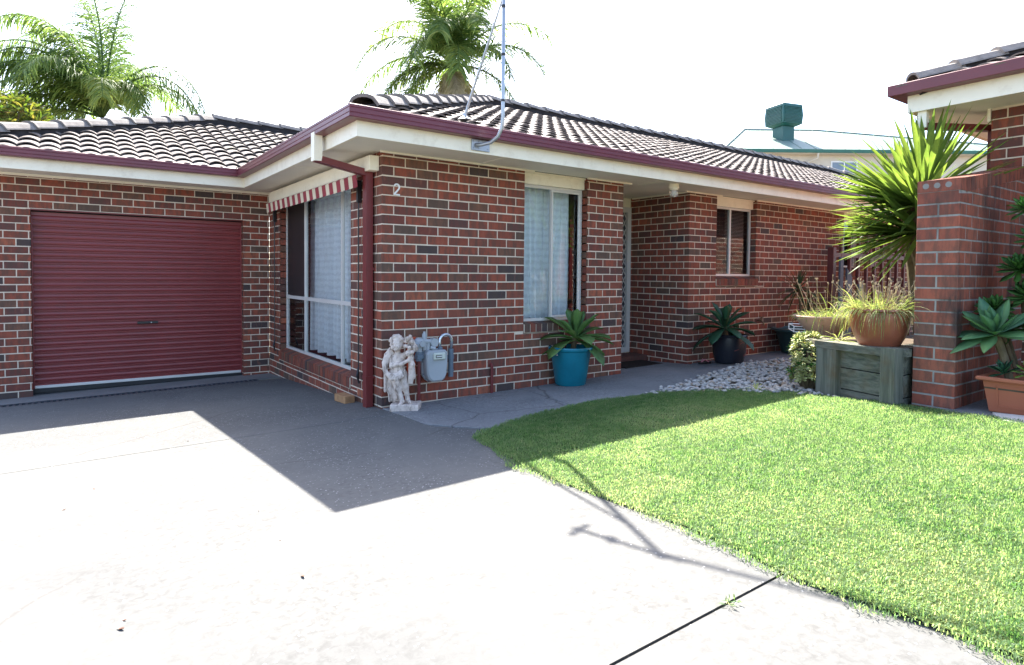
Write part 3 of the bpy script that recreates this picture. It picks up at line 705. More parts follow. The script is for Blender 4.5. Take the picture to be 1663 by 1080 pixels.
mb = MB(); vs = [V(x, y, gz(x, y)+.012) for x, y in LAWN]; mb.add(vs, [tuple(range(len(vs)))]); structure(mb.build('lawn_soil', paint('lawn_thatch', (.05, .07, .02), .95, .4, .1, 0, 20, .8, 60)))
def grass_mesh(name, P, hts, mats, widths, seed, lean=.75, extra_rnd=None):
    rg = np.random.default_rng(seed); n = len(P)
    th = rg.random(n)*2*np.pi; az = np.stack([np.cos(th), np.sin(th)], 1); ln = rg.random(n)**.8*lean
    sd = np.stack([-az[:, 1], az[:, 0]], 1)
    z0 = gzn(P[:, 0], P[:, 1])+.008
    W = widths[:, None]*.5
    b0 = np.column_stack([P-sd*W, z0]); b1 = np.column_stack([P+sd*W, z0])
    m = P+az*(hts*ln*.35)[:, None]; mz = z0+hts*.6*np.sqrt(1-(ln*.5)**2)
    m0 = np.column_stack([m-sd*W*.8, mz]); m1 = np.column_stack([m+sd*W*.8, mz])
    tp = np.column_stack([P+az*(hts*ln*1.0)[:, None], z0+hts*(1-.45*ln)])
    v = np.stack([b0, b1, m0, m1, tp], 1).reshape(-1, 3)
    base = np.arange(n)*5
    loops = np.stack([base, base+1, base+3, base, base+3, base+2, base+2, base+3, base+4], 1).reshape(-1)
    me = bpy.data.meshes.new(name); me.vertices.add(len(v)); me.vertices.foreach_set('co', v.ravel())
    me.loops.add(len(loops)); me.loops.foreach_set('vertex_index', loops); me.polygons.add(n*3)
    me.polygons.foreach_set('loop_start', np.arange(n*3)*3)
    me.update(calc_edges=True)
    r = np.repeat(extra_rnd if extra_rnd is not None else rg.random(n), 3); at = me.attributes.new('rnd', 'FLOAT', 'FACE'); at.data.foreach_set('value', r.astype(np.float32))
    me.materials.append(mats); me.polygons.foreach_set('use_smooth', np.ones(n*3, bool))
    o = bpy.data.objects.new(name, me); C.objects.link(o); return o
M['grass'] = leafmat('grass_blades', [(.024, .082, .022), (.046, .122, .036), (.074, .160, .056), (.108, .185, .080), (.18, .21, .14)], .52, .5, .2, (3.5, 3.0, 1.9))
N = 500000
P = np.column_stack([RNG.uniform(-.45, 3.4, N), RNG.uniform(-5.6, -1.1, N)])
P += RNG.normal(0, .012, P.shape)
ok = inside(P, LP); ed = edge_dist(P, LP)
rag = .012+.085*vnoise(P[:, 0]+9, P[:, 1]+9, 7, 5)
ok = (ok & ((ed > .02) | (RNG.random(N) < .8))) | ((~ok) & (ed < rag) & (RNG.random(N) < .42))
# leave out what lies outside the view to the right and left
rel = P-np.array([-2.4303, -5.4767]); fw = rel@np.array([f0.x, f0.y]); rt = rel@np.array([r0.x, r0.y]); ok &= (fw > .5) & (rt < fw*.95+.5)
thin = vnoise(P[:, 0]+3, P[:, 1]+9, 1.6, 1)*.6+vnoise(P[:, 0]+3, P[:, 1]+9, 6, 2)*.4
ok &= RNG.random(N) < np.clip(.62+.9*thin, .5, 1)
P = P[ok]; thin = thin[ok]; n = len(P)
hh = (.011+.019*RNG.random(n))*(.75+.55*thin); tall = RNG.random(n) < .015; hh[tall] *= 1.7
near = np.clip(1.2-(P[:, 1]+5.)*.0, .8, 1.4)
rr = np.clip(.10+.55*RNG.random(n)+.35*(vnoise(P[:, 0]+3, P[:, 1]+9, 2.3, 3)-.5)+.25*(thin < .38), 0, 1); straw = RNG.random(n) < .04; rr[straw] = .93+.07*RNG.random(straw.sum())
lawn = grass_mesh('lawn', P, hh, M['grass'], .0024+.0024*RNG.random(n), 3, 1.3, rr); stuff(lawn)

# white river pebbles
PEB = np.array([(2.30, -1.30), (3.0, -1.14), (4.19, -.83), (4.83, -.62), (5.70, -.66), (5.7, -1.3), (4.6, -1.75), (4.05, -1.75), (3.42, -2.40), (3.25, -2.6), (3.22, -2.3), (2.98, -1.80), (2.41, -1.37)])
mb = MB()
bm_ = __import__('bmesh').new(); __import__('bmesh').ops.create_icosphere(bm_, subdivisions=2, radius=1); ICO = ([v.co.copy() for v in bm_.verts], [[v.index for v in f.verts] for f in bm_.faces]); bm_.free()
NP = 5200; Q = np.column_stack([RNG.uniform(2.2, 5.8, NP), RNG.uniform(-2.7, -.5, NP)]); dq = edge_dist(Q, PEB)
ins = inside(Q, PEB); Q = Q[(ins & (RNG.random(NP) < .98)) | (~ins & (dq < .07) & (RNG.random(NP) < .3))]
for (x, y) in Q:
    s_ = random.uniform(.012, .026); sx, sy, sz = s_*random.uniform(.8, 1.4), s_*random.uniform(.8, 1.3), s_*random.uniform(.5, .8); a = random.random()*6.28; ca, sa = math.cos(a), math.sin(a); tl = random.uniform(-.5, .5)
    zb = gz(x, y)-.004+random.random()**2*.028; ph = random.random()*9
    vs = []
    for v in ICO[0]:
        k = 1+.12*math.sin(v.x*3+ph)+.10*math.sin(v.y*4+ph*2)
        px, py, pz = v.x*sx*k, v.y*sy*k, v.z*sz*k; pz += px*tl*.5
        vs.append((x+px*ca-py*sa, y+px*sa+py*ca, zb+sz*.6+pz))
    mb.add(vs, ICO[1], 0)
t = NT('river_pebble'); c = t.ramp(t.attr(), [(0, (.42, .39, .35)), (.35, (.36, .345, .325)), (.6, (.48, .43, .36)), (.75, (.24, .235, .235)), (.86, (.55, .53, .50)), (.95, (.30, .22, .15))]); c = t.mix(t.ramp(t.noise(60, 4), [(.4, 0), (.7, .35)]), c, (.3, .28, .25)); M['pebble'] = t.done(c, .7, .3)
stuff(mb.build('pebbles', M['pebble'], smooth=True))
mb = MB(); vs = [V(x, y, gz(x, y)-.006) for x, y in PEB]; mb.add(vs, [tuple(range(len(vs)))]); structure(mb.build('pebble_bed', M['soil']))

# ------------------------------------------------------------------ sculpting by distance fields
def surf_nets(f, lo, hi, h):
    lo, hi = np.array(lo, float), np.array(hi, float); nn = np.ceil((hi-lo)/h).astype(int)+1
    g = np.stack(np.meshgrid(*[lo[i]+h*np.arange(nn[i]) for i in range(3)], indexing='ij'), -1)
    d = f(g.reshape(-1, 3)).reshape(nn)
    ins = d < 0; n = nn-1
    cnt = np.zeros(n); pos = np.zeros((*n, 3))
    cor = [(i, j, k) for i in (0, 1) for j in (0, 1) for k in (0, 1)]
    sl_ = lambda c: tuple(slice(c[a], c[a]+n[a]) for a in range(3))
    for a in cor:
        for ax in range(3):
            if a[ax]: continue
            b = list(a); b[ax] = 1
            da, db = d[sl_(a)], d[sl_(b)]; cr = (da < 0) != (db < 0)
            tt = np.where(cr, da/(da-db+1e-12*(da == db)), 0)
            p = np.stack([np.full(n, a[q], float) for q in range(3)], -1); p[..., ax] += tt
            pos += p*cr[..., None]; cnt += cr
    act = cnt > 0; ids = -np.ones(n, int); ids[act] = np.arange(act.sum())
    base = np.stack(np.meshgrid(*[np.arange(q) for q in n], indexing='ij'), -1)
    verts = lo+h*(base[act]+pos[act]/cnt[act][:, None])
    faces = []
    for ax in range(3):
        u_, v_ = (ax+1) % 3, (ax+2) % 3
        s0 = [slice(1, n[i]) for i in range(3)]; s0[ax] = slice(0, n[ax]); s1 = list(s0); s1[ax] = slice(1, n[ax]+1)
        a, b = ins[tuple(s0)], ins[tuple(s1)]
        def cell(du, dv):
            s = [None]*3; s[ax] = slice(0, n[ax]); s[u_] = slice(1-du, n[u_]-du); s[v_] = slice(1-dv, n[v_]-dv); return ids[tuple(s)]
        c00, c10, c11, c01 = cell(0, 0), cell(1, 0), cell(1, 1), cell(0, 1)
        for msk, order in (((a & ~b), (c00, c10, c11, c01)), ((~a & b), (c01, c11, c10, c00))):
            q = np.stack([o[msk] for o in order], -1); faces.append(q[(q >= 0).all(1)])
    return verts, np.concatenate(faces)
def sdf_ops():
    def cap(p, a, b, ra, rb=None):
        a, b = np.array(a, float), np.array(b, float); rb = ra if rb is None else rb; ab = b-a
        t = np.clip(((p-a)@ab)/(ab@ab+1e-12), 0, 1); return np.linalg.norm(p-a-t[:, None]*ab, axis=1)-(ra+(rb-ra)*t)
    def ell(p, c, r):
        q = (p-np.array(c))/np.array(r); k = np.linalg.norm(q, axis=1); return (k-1)*min(r)
    def smin(a, b, k):
        h = np.clip(.5+.5*(b-a)/k, 0, 1); return b+(a-b)*h-k*h*(1-h)
    return cap, ell, smin
cap_, ell_, smin_ = sdf_ops()
def sdf_obj(name, f, lo, hi, h, frame, mat, parent=None, smooth=True):
    v, fc = surf_nets(f, lo, hi, h); O, ex, ey, ez = frame
    v = v*1.05; v = np.array(O)+v[:, :1]*np.array(ex)+v[:, 1:2]*np.array(ey)+v[:, 2:]*np.array(ez)
    mb = MB(); mb.v = [tuple(x) for x in v]; mb.f = [list(map(int, x)) for x in fc]; mb.m = [0]*len(fc); mb.r = [.5]*len(fc)
    return mb.build(name, mat, parent, smooth=smooth)
# cherub statue: u to the picture's right, w towards the viewer, z up
su = Vector((r0.x, r0.y, 0)); sw = Vector((-f0.x, -f0.y, 0))
so_ = V(.165, -.165, gz(.165, -.165)+.004); FR = (tuple(so_), tuple(su), tuple(sw), (0, 0, 1))
st = thing('cherub_statue', 'weathered pale stone garden statue of a curly haired cherub carrying roses', 'statue', so_)
t = NT('weathered_stone'); n_ = t.noise(9, 6, .7); c = t.mix(t.ramp(n_, [(.42, 0), (.68, 1)]), (.70, .59, .51), (.45, .36, .30)); c = t.mix(t.ramp(t.noise(26, 5, .7, t.coord((1, 1, .35))), [(.50, 0), (.66, .8)]), c, (.13, .095, .08)); t.bump(t.noise(140, 3), .25, .003); M['stone'] = t.done(c, .85, .2)
def fig(p):
    W = .045
    d = ell_(p, (-.062, W, .372), (.062, .05, .06))                      # belly
    d = smin_(d, ell_(p, (-.066, W-.004, .445), (.060, .046, .055)), .03)  # chest
    d = smin_(d, ell_(p, (-.058, W-.01, .312), (.062, .05, .045)), .03)  # hips
    d = smin_(d, cap_(p, (-.062, W-.006, .49), (-.062, W, .535), .026, .024), .02)
    d = smin_(d, cap_(p, (-.115, W-.005, .475), (-.105, W+.035, .395), .027, .023), .02)  # arm across
    d = smin_(d, cap_(p, (-.105, W+.035, .395), (-.02, W+.062, .415), .023, .018), .012)
    d = smin_(d, cap_(p, (-.02, W+.062, .415), (.055, W+.062, .452), .018, .015), .012)
    for k in range(4): d = smin_(d, cap_(p, (.055, W+.060, .470-.011*k), (.086-.003*k, W+.046, .474-.012*k), .0075, .006), .006)  # fingers
    d = smin_(d, cap_(p, (.055, W+.066, .455), (.066, W+.072, .478), .007, .006), .006)
    d = smin_(d, cap_(p, (-.01, W-.01, .48), (.095, W-.015, .545), .028, .024), .02)  # raised arm
    d = smin_(d, cap_(p, (.095, W-.015, .545), (.06, W+.005, .635), .023, .017), .015)
    d = smin_(d, cap_(p, (-.095, W-.005, .315), (-.055, W+.025, .195), .043, .029), .03)  # bent leg
    d = smin_(d, cap_(p, (-.055, W+.025, .195), (-.012, W+.035, .085), .029, .019), .016)
    d = smin_(d, cap_(p, (-.012, W+.030, .075), (-.022, W+.075, .062), .020, .015), .014)
    for k in range(4): d = smin_(d, cap_(p, (-.035+.009*k, W+.072, .060), (-.038+.010*k, W+.088, .058), .006), .005)
    d = smin_(d, cap_(p, (-.015, W, .31), (.012, W+.02, .21), .044, .030), .03)  # standing leg
    d = smin_(d, cap_(p, (.012, W+.02, .21), (.030, W, .10), .029, .019), .016)
    d = smin_(d, cap_(p, (.030, W, .09), (.058, W+.04, .067), .019, .014), .014)
    # head tipped towards the shoulder, with cheeks, brow, nose, mouth and ears
    h = ell_(p, (-.066, W+.012, .588), (.054, .055, .062))
    h = smin_(h, ell_(p, (-.066, W+.045, .560), (.036, .025, .028)), .02)
    for s in (-1, 1):
        h = smin_(h, ell_(p, (-.070+s*.022, W+.054, .562), (.018, .013, .016)), .012)
        h = np.maximum(h, -ell_(p, (-.071+s*.021, W+.072, .590), (.011, .008, .0065)))
        h = smin_(h, ell_(p, (-.071+s*.021, W+.058, .590), (.008, .008, .0055)), .003)
        h = smin_(h, cap_(p, (-.071+s*.010, W+.066, .601), (-.071+s*.031, W+.058, .601), .0045), .006)
        h = smin_(h, ell_(p, (-.066+s*.055, W+.012, .580), (.008, .012, .016)), .006)
    h = smin_(h, cap_(p, (-.072, W+.066, .594), (-.073, W+.076, .573), .004, .0065), .006)
    h = np.maximum(h, -cap_(p, (-.082, W+.071, .555), (-.062, W+.071, .555), .003))
    h = smin_(h, ell_(p, (-.072, W+.062, .540), (.012, .010, .009)), .006)
    return smin_(d, h, .014)
sdf_obj('figure', fig, (-.18, -.05, .03), (.15, .16, .68), .0042, FR, M['stone'], st)
rs = random.Random(3); curls = []
for k in range(58):
    a = rs.uniform(0, 6.283); e = math.asin(rs.uniform(-.35, 1)); u_, w_, z_ = math.cos(a)*math.cos(e), math.sin(a)*math.cos(e), math.sin(e)
    if w_ > .45 and z_ < .62: continue
    curls.append(((-.066+u_*.058, .055+w_*.060, .600+z_*.062), rs.uniform(.013, .019)))
def hair(p):
    d = ell_(p, (-.066, .050, .606), (.057, .056, .060)); d = np.maximum(d, -ell_(p, (-.072, .118, .578), (.048, .06, .042)))
    for c_, r_ in curls:
        b = np.linalg.norm(p-np.array(c_), axis=1); d = smin_(d, np.abs(b-r_*.55)-r_*.38, .004)
    return d
sdf_obj('hair', hair, (-.16, -.04, .53), (.03, .15, .70), .0036, FR, M['stone'], st)
chain = [(-.115, .05, .525), (-.150, .07, .475), (-.168, .085, .405), (-.158, .098, .345), (-.115, .112, .305), (-.06, .112, .300), (-.012, .10, .330)]
def drape(p):
    d = np.full(len(p), 9.)
    for off, rr_ in ((-.017, .015), (0, .018), (.018, .015)):
        for a, b in zip(chain[:-1], chain[1:]):
            oa = np.array((off*.6, off*.3, -off)); d = smin_(d, cap_(p, np.array(a)+oa, np.array(b)+oa, rr_), .006)
    for k in range(6):
        x = -.165+.021*k; d = smin_(d, cap_(p, (x, .055-.012*(k % 2), .33-.02*k), (x+.012*k*.3-.004, .05-.022*(k % 2), .165-.016*k), .017, .013), .008)
    for k in range(4): d = smin_(d, cap_(p, (-.135+.02*k, .05, .18), (-.130+.022*k, .045-.012*(k % 2), .075), .014, .011), .007)
    d = smin_(d, cap_(p, (-.05, .115, .30), (-.045, .115, .225), .021, .010), .01)
    d = smin_(d, cap_(p, (-.03, .112, .31), (-.062, .118, .25), .013, .008), .008)
    return d
sdf_obj('drapery', drape, (-.22, -.02, .04), (.04, .16, .56), .0042, FR, M['stone'], st)
roses = [(.036, .10, .640, .021), (.072, .10, .612, .022), (.022, .112, .577, .019), (.055, .115, .565, .018), (.042, .115, .515, .023), (.078, .105, .522, .020), (.060, .09, .66, .016), (.020, .09, .615, .016), (.084, .10, .41, .022), (.070, .095, .385, .016), (.090, .085, .565, .017)]
def garl(p):
    d = np.full(len(p), 9.); rg = random.Random(5)
    for (x, w_, z_, r_) in roses:
        q = p-np.array((x, w_, z_)); k = np.linalg.norm(q, axis=1)
        ang = np.arctan2(q[:, 2], q[:, 0]); rad_ = np.hypot(q[:, 0], q[:, 2])
        d = smin_(d, k-r_+.0028*np.sin(rad_/r_*13+ang), .004)
    for k in range(9):
        x, z_ = rg.uniform(.01, .09), rg.uniform(.40, .64); d = smin_(d, cap_(p, (x, .085, z_), (x+rg.uniform(-.02, .02), .105, z_+rg.uniform(-.03, .02)), .007, .003), .004)
    d = smin_(d, cap_(p, (.06, .075, .50), (.075, .06, .30), .026, .030), .02)
    for k in range(3): d = smin_(d, cap_(p, (.055+.016*k, .085, .37), (.045+.014*k, .07, .24), .013, .009), .008)
    return smin_(d, cap_(p, (.05, .06, .50), (.05, .06, .64), .022, .022), .01)
sdf_obj('rose_garland', garl, (-.03, .01, .20), (.14, .15, .70), .0038, FR, M['stone'], st)
def plinth(p):
    q = np.abs(p-np.array((.012, .035, .027)))-np.array((.118, .098, .024)); d = np.linalg.norm(np.maximum(q, 0), axis=1)+np.minimum(q.max(1), 0)-.007
    return d+.003*np.sin(p[:, 0]*60)*np.sin(p[:, 1]*70+p[:, 2]*50)
sdf_obj('plinth', plinth, (-.14, -.09, -.01), (.16, .16, .075), .005, FR, M['stone'], st)

# ------------------------------------------------------------------ gas meter
gm = thing('gas_meter', 'grey domestic gas meter with regulator and silver looped pipe on the brick wall', 'gas meter', (.49, -.10, .25))
M['meter'] = paint('meter_grey', (.36, .385, .40), .45, .06); M['slate'] = paint('pipe_grey_blue', (.13, .17, .21), .5, .12); M['orange'] = paint('orange_bracket', (.50, .075, .025), .5, .12)
def cyl(mb, a, b, r_, n=16): mb.tube([a, b], r_, n)
mb = MB(); pr_ = [(-.115, .11), (-.115, .02), (-.105, -.10), (-.085, -.145), (-.05, -.17), (.05, -.17), (.085, -.145), (.105, -.10), (.115, .02), (.115, .11), (.09, .135), (-.09, .135)]
cx, cz = .495, .395
for (y0, y1, k0, k1) in ((-.20, -.185, .90, 1.0), (-.185, -.10, 1.0, 1.0), (-.10, -.085, 1.05, 1.05), (-.085, -.03, .98, .95)):
    n = len(pr_); mb.add([(cx+x*k0, y0, cz+z*k0) for x, z in pr_]+[(cx+x*k1, y1, cz+z*k1) for x, z in pr_], [tuple(range(n)), tuple(range(n, 2*n))[::-1]]+[(i, n+i, n+(i+1) % n, (i+1) % n) for i in range(n)])
mb.build('meter_case', M['meter'], gm, auto=30)
mb = MB(); mb.bbox((cx-.055, -.228, cz+.045), (cx+.075, -.198, cz+.115), .01); ix = mb.build('index_box', paint('index_cream', (.55, .58, .50), .4, .04), gm)
mb = MB(); mb.bbox((cx-.038, -.231, cz+.066), (cx+.030, -.227, cz+.094), .002); sub(mb, 'dial_window', M['black'], ix)
mb = MB()
for k in range(5): mb.box((cx-.030+k*.012, -.2325, cz+.073), (cx-.023+k*.012, -.2312, cz+.088))
sub(mb, 'digits', M['white'], ix)
for k in range(9): mb = MB(); x, z = pr_[k % len(pr_)]; cyl(mb, (cx+x*1.0, -.108, cz+z*1.0), (cx+x, -.095, cz+z), .007, 6); mb.build('bolt', M['slate'], gm)
mb = MB(); mb.bbox((.255, -.04, .28), (.345, -.004, .655), .004); mb.build('wall_bracket', M['orange'], gm)
mb = MB(); mb.lathe([(.001, .0), (.055, .004), (.06, .02), (.06, .035), (.048, .045), (.045, .07), (.03, .085), (.001, .09)], (.335, -.115, .565), 20); cyl(mb, (.335, -.115, .50), (.335, -.115, .57), .03); cyl(mb, (.335, -.17, .60), (.335, -.19, .60), .028); mb.build('regulator', M['meter'], gm, smooth=True, auto=40)
mb = MB(); cyl(mb, (.335, -.115, .43), (.335, -.115, .52), .034, 8); mb.bbox((.30, -.15, .45), (.37, -.08, .49), .004); cyl(mb, (.31, -.10, .48), (.42, -.10, .50), .022, 8); mb.build('shut_off_valve', M['slate'], gm)
mb = MB(); cyl(mb, (.40, -.10, .53), (.40, -.10, .69), .023); cyl(mb, (.34, -.10, .62), (.53, -.10, .605), .026); cyl(mb, (.50, -.13, .60), (.50, -.07, .60), .042, 20); cyl(mb, (.40, -.10, .69), (.40, -.10, .71), .014); cyl(mb, (.44, -.10, .52), (.44, -.10, .60), .022); cyl(mb, (.455, -.12, .555), (.50, -.14, .54), .018); mb.build('inlet_pipe', M['meter'], gm, smooth=True, auto=40)
mb = MB(); pts = [(.575, -.10, .53)]+[(.645-.07*math.cos(a), -.085, .60+.07*math.sin(a)) for a in np.linspace(0, math.pi, 10)]+[(.715, -.07, .50)]
mb.tube(pts, .017, 10); mb.build('looped_pipe', paint('bright_pipe', (.55, .57, .60), .25, .05, .5, .8), gm, smooth=True)
mb = MB(); cyl(mb, (.715, -.07, .52), (.715, -.07, .24), .026); cyl(mb, (.715, -.07, .42), (.715, -.07, .46), .032); cyl(mb, (.715, -.07, .29), (.715, -.07, .31), .030); cyl(mb, (.575, -.10, .50), (.575, -.10, .55), .024); mb.build('outlet_pipe', M['slate'], gm)
mb = MB(); cyl(mb, (.335, -.115, gz(.33, -.1)-.03), (.335, -.115, .45), .0165); mb.build('riser_pipe', M['dpipe'], gm)

# lone brick and floor mat
mb = MB(); bz = gz(-.1, .66); q = Matrix.Rotation(.12, 3, 'Z')
mb.bbox((-.055, -.115, 0), (.055, .115, .076), .004); mb.v = [tuple(q @ Vector(v)+V(-.115, .66, bz+.002)) for v in mb.v]
tag(mb.build('brick', paint('tan_brick', (.36, .20, .10), .85, .25, .2, 0, 12, .5), None), 'loose tan brick lying on the driveway under the side window', 'brick')
mb = MB(); mb.bbox((3.62, .30, gz(4, .7)+.003), (4.36, .84, gz(4, .5)+.022), .006)
tag(mb.build('door_mat', paint('mat_fibre', (.035, .028, .025), .95, .4, .1, 0, 30, .8, 90), None), 'dark fibre mat on the concrete before the front door', 'mat')

# ------------------------------------------------------------------ mast
ms = thing('electricity_mast', 'tall galvanised service mast bracketed to the fascia and braced to the roof', 'mast', (.8, -.83, 2.5))
mb = MB(); mb.tube([(.68, -.565, 2.475), (.72, -.60, 2.475), (.76, -.70, 2.485), (.785, -.78, 2.53), (.797, -.82, 2.60), (.80, -.83, 2.70), (.688, -.991, 4.12)], .0165, 12); mb.build('pole', M['galv'], ms, smooth=True)
mb = MB(); mb.bbox((.64, -.562, 2.425), (.84, -.548, 2.53), .003); pl = mb.build('mounting_plate', M['galv'], ms)
for x in (.66, .72, .82):
    for z in (2.45, 2.51): mb = MB(); cyl(mb, (x, -.57, z), (x, -.56, z), .007, 6); sub(mb, 'bolt', M['galv'], pl)
mb = MB(); mb.tube([(.712, -.31, 2.775), (.725, -.345, 2.88), (.716, -.95, 3.72)], [.013, .013, .009], 8); mb.build('brace', M['galv'], ms)
mb = MB(); mb.lathe([(.07, 0), (.05, .015), (.02, .04), (.018, .06)], (.713, -.31, 2.76), 14); mb.build('roof_flashing', M['galv'], ms)
for z in (2.83, 3.22, 3.62):
    mb = MB(); mb.lathe([(.018, 0), (.020, .004), (.020, .018), (.018, .022)], (.80-.0814*(z-2.7), -.83-.1163*(z-2.7), z), 12); mb.build('cable_tie', M['black'], ms)
mb = MB(); mb.tube([(.702, -.991, 4.08), (.812, -.83, 2.75), (.80, -.62, 2.69), (.76, -.45, 2.72)], .006, 6); mb.build('cable', M['black'], ms)
mb = MB(); d = V(-.11, .73, 0).normalized(); c = V(.690, -.988, 4.08)
mb.tube([c-d*.1, c+d*.46], .014, 8); mb.bbox(tuple(c+d*.24-V(.025, .025, .035)), tuple(c+d*.24+V(.025, .025, .03)), .01); mb.tube([c+d*.42-V(.07, .02, 0), c+d*.42+V(.07, .02, 0)], .016, 8); mb.bbox((.665, -1.013, 4.06), (.715, -.963, 4.11), .01); mb.build('cross_arm', M['slate'], ms)
e = V(.23, -.97, 0); mb = MB()
for k, off in enumerate((0, .02)):
    pts = [c+V(off, 0, 0)+e*s+V(0, 0, .0016*s*(s-40)*.35) for s in np.linspace(0, 40, 30)]; mb.tube(pts, .010 if k == 0 else .006, 6)
mb.build('service_cable', M['black'], ms)

# ------------------------------------------------------------------ plants
M['agave'] = leafmat('agave_leaf', [(.07, .165, .05), (.11, .22, .065), (.17, .28, .08)], .3, .45)
M['agave_d'] = leafmat('dark_agave_leaf', [(.025, .085, .045), (.04, .115, .055)], .2, .45)
M['agave_b'] = leafmat('blue_agave_leaf', [(.060, .165, .090), (.09, .22, .105), (.14, .28, .10)], .25, .42)
M['aeon'] = leafmat('aeonium_leaf', [(.035, .12, .025), (.06, .16, .03)], .25, .45)
M['yel'] = leafmat('succulent_leaf', [(.18, .21, .07), (.36, .37, .14), (.50, .48, .24)], .3, .5)
M['yucca'] = leafmat('yucca_leaf', [(.05, .105, .026), (.085, .15, .034), (.13, .195, .05)], .45, .5, .25, (2.1, 1.8, 1.0))
M['chive'] = leafmat('chive_leaf', [(.07, .13, .035), (.15, .20, .065), (.28, .27, .14), (.34, .31, .2)], .4, .6, .2)
M['straw'] = leafmat('dry_stalk', [(.34, .26, .16), (.46, .36, .24)], .2, .7)
M['drac'] = leafmat('thin_dark_leaf', [(.02, .05, .02), (.04, .07, .025)], .2, .5)
M['stem'] = paint('plant_stem', (.13, .10, .06), .85, .3, .2, 0, 12, .5)
def rosette(mb, c, n, L, W, elev0, elev1, shape, droop, axis=V(0, 0, 1), curl=0, thick=0, fold=.2, rr=(0, 1), bw=.35, seg=6, jit=.12):
    axis = Vector(axis).normalized(); q = V(0, 0, 1).rotation_difference(axis)
    for i in range(n):
        t_ = i/max(1, n-1); a = i*2.39996+random.uniform(-jit, jit); el = rad(elev0+(elev1-elev0)*t_)+random.uniform(-jit, jit)
        d = q @ V(math.cos(a)*math.cos(el), math.sin(a)*math.cos(el), math.sin(el))
        up = q @ V(0, 0, 1) if abs(el) < 1.45 else V(1, 0, 0)
        l = L*(1-.35*t_*t_)*random.uniform(.88, 1.08)
        mb.leaf(Vector(c)+axis*(.05*L*t_)+d*.012, d, l, W*random.uniform(.88, 1.1)*(1-.3*t_), up, droop*random.uniform(.7, 1.3)*(1-.6*t_), fold, seg, shape, 0, random.uniform(*rr), curl, thick, bw)
# teal pot with agave
def potmat(name, col, rough=.3, var=.12): return paint(name, col, rough, var, .5, 0, 6, .05, 50)
px, py = 2.20, -.20; pz = gz(px, py)+.006
tp = thing('plant_pot', 'tall glazed teal pot standing against the wall below the front window', 'plant pot', (px, py, pz))
mb = MB(); mb.lathe([(.001, 0), (.165, 0), (.176, .012), (.222, .33), (.232, .385), (.250, .395), (.256, .415), (.250, .432), (.238, .432), (.225, .40), (.21, .36)], (px, py, pz), 56); mb.build('pot_body', potmat('teal_glaze', (.006, .155, .215), .22), tp, smooth=True, auto=35)
mb = MB(); mb.lathe([(.001, .372), (.1, .378), (.216, .37)], (px, py, pz), 30); mb.build('potting_soil', M['soil'], tp)
mb = MB(); mb.bbox((px-.236, py-.045, pz+.345), (px-.228, py-.02, pz+.362), .002); mb.build('pot_tag', M['white'], tp)
mb = MB(); random.seed(21); rosette(mb, (px+.07, py, pz+.50), 24, .47, .175, -20, 80, 'spoon', .75, curl=-.1, thick=.012, fold=.16)
ag = thing('agave_plant', 'green fox-tail agave with broad arching leaves growing in the teal pot', 'potted plant', (px, py, pz+.4)); mb.build('leaf_rosette', M['agave'], ag, smooth=True)
mb = MB(); mb.tube([(px+.03, py, pz+.36), (px+.06, py, pz+.52)], [.035, .03], 8); mb.build('stem', M['stem'], ag)
# black pot
M['motif'] = paint('clay_red_motif', (.20, .06, .05), .7, .2)
px, py = 4.93, -.36; pz = gz(px, py)+.006
tp = thing('plant_pot', 'round black pot standing by the brick wall under the small window', 'plant pot', (px, py, pz))
mb = MB(); mb.lathe([(.001, 0), (.165, 0), (.185, .012), (.215, .15), (.225, .28), (.222, .355), (.234, .362), (.238, .38), (.226, .395), (.215, .37), (.205, .32)], (px, py, pz), 48, wob=.012); mb.build('pot_body', potmat('black_glaze', (.014, .017, .026), .35), tp, smooth=True, auto=35)
mb = MB(); mb.lathe([(.001, .335), (.212, .33)], (px, py, pz), 30); mb.build('potting_soil', M['soil'], tp)
for k in range(7):
    mb = MB(); a = rad(-120+k*19); z = .10+.22*random.random(); R_ = .224; mb.tube([(px+R_*math.cos(a+x*.13), py+R_*math.sin(a+x*.13), pz+z+.010*x) for x in (-1, 0, 1)], .006, 5)
    mb.build('painted_motif', M['motif'], tp)
mb = MB(); random.seed(5); rosette(mb, (px-.14, py-.02, pz+.47), 24, .50, .15, -25, 76, 'spoon', .7, curl=-.08, thick=.012, fold=.18)
ag = thing('agave_plant', 'dark green spiky agave leaning out of the black pot', 'potted plant', (px-.1, py, pz+.4)); mb.build('leaf_rosette', M['agave_d'], ag, smooth=True)
mb = MB(); mb.tube([(px-.08, py, pz+.34), (px-.14, py-.02, pz+.52)], [.04, .035], 8); mb.build('stem', M['stem'], ag)
# sandals beside the black pot
th = thing('sandals', 'dark rubber sandal with pink straps left beside the black pot', 'sandal', (4.66, -.2, gz(4.66, -.2)))
mb = MB(); c = V(4.655, -.17, gz(4.66, -.2)+.006); mb.lathe([(.001, 0), (.05, 0), (.055, .012), (.05, .022), (.001, .024)], c, 20, sx=2.4, sy=.95); mb.build('sole', M['black'], th)
mb = MB(); pk = paint('pink_strap', (.55, .20, .22), .5, .1)
for s_ in (-1, 1): mb.tube([c+V(-.07, 0, .024), c+V(-.02, s_*.02, .062), c+V(.03, s_*.045, .024)], .007, 6)
mb.build('strap', pk, th)
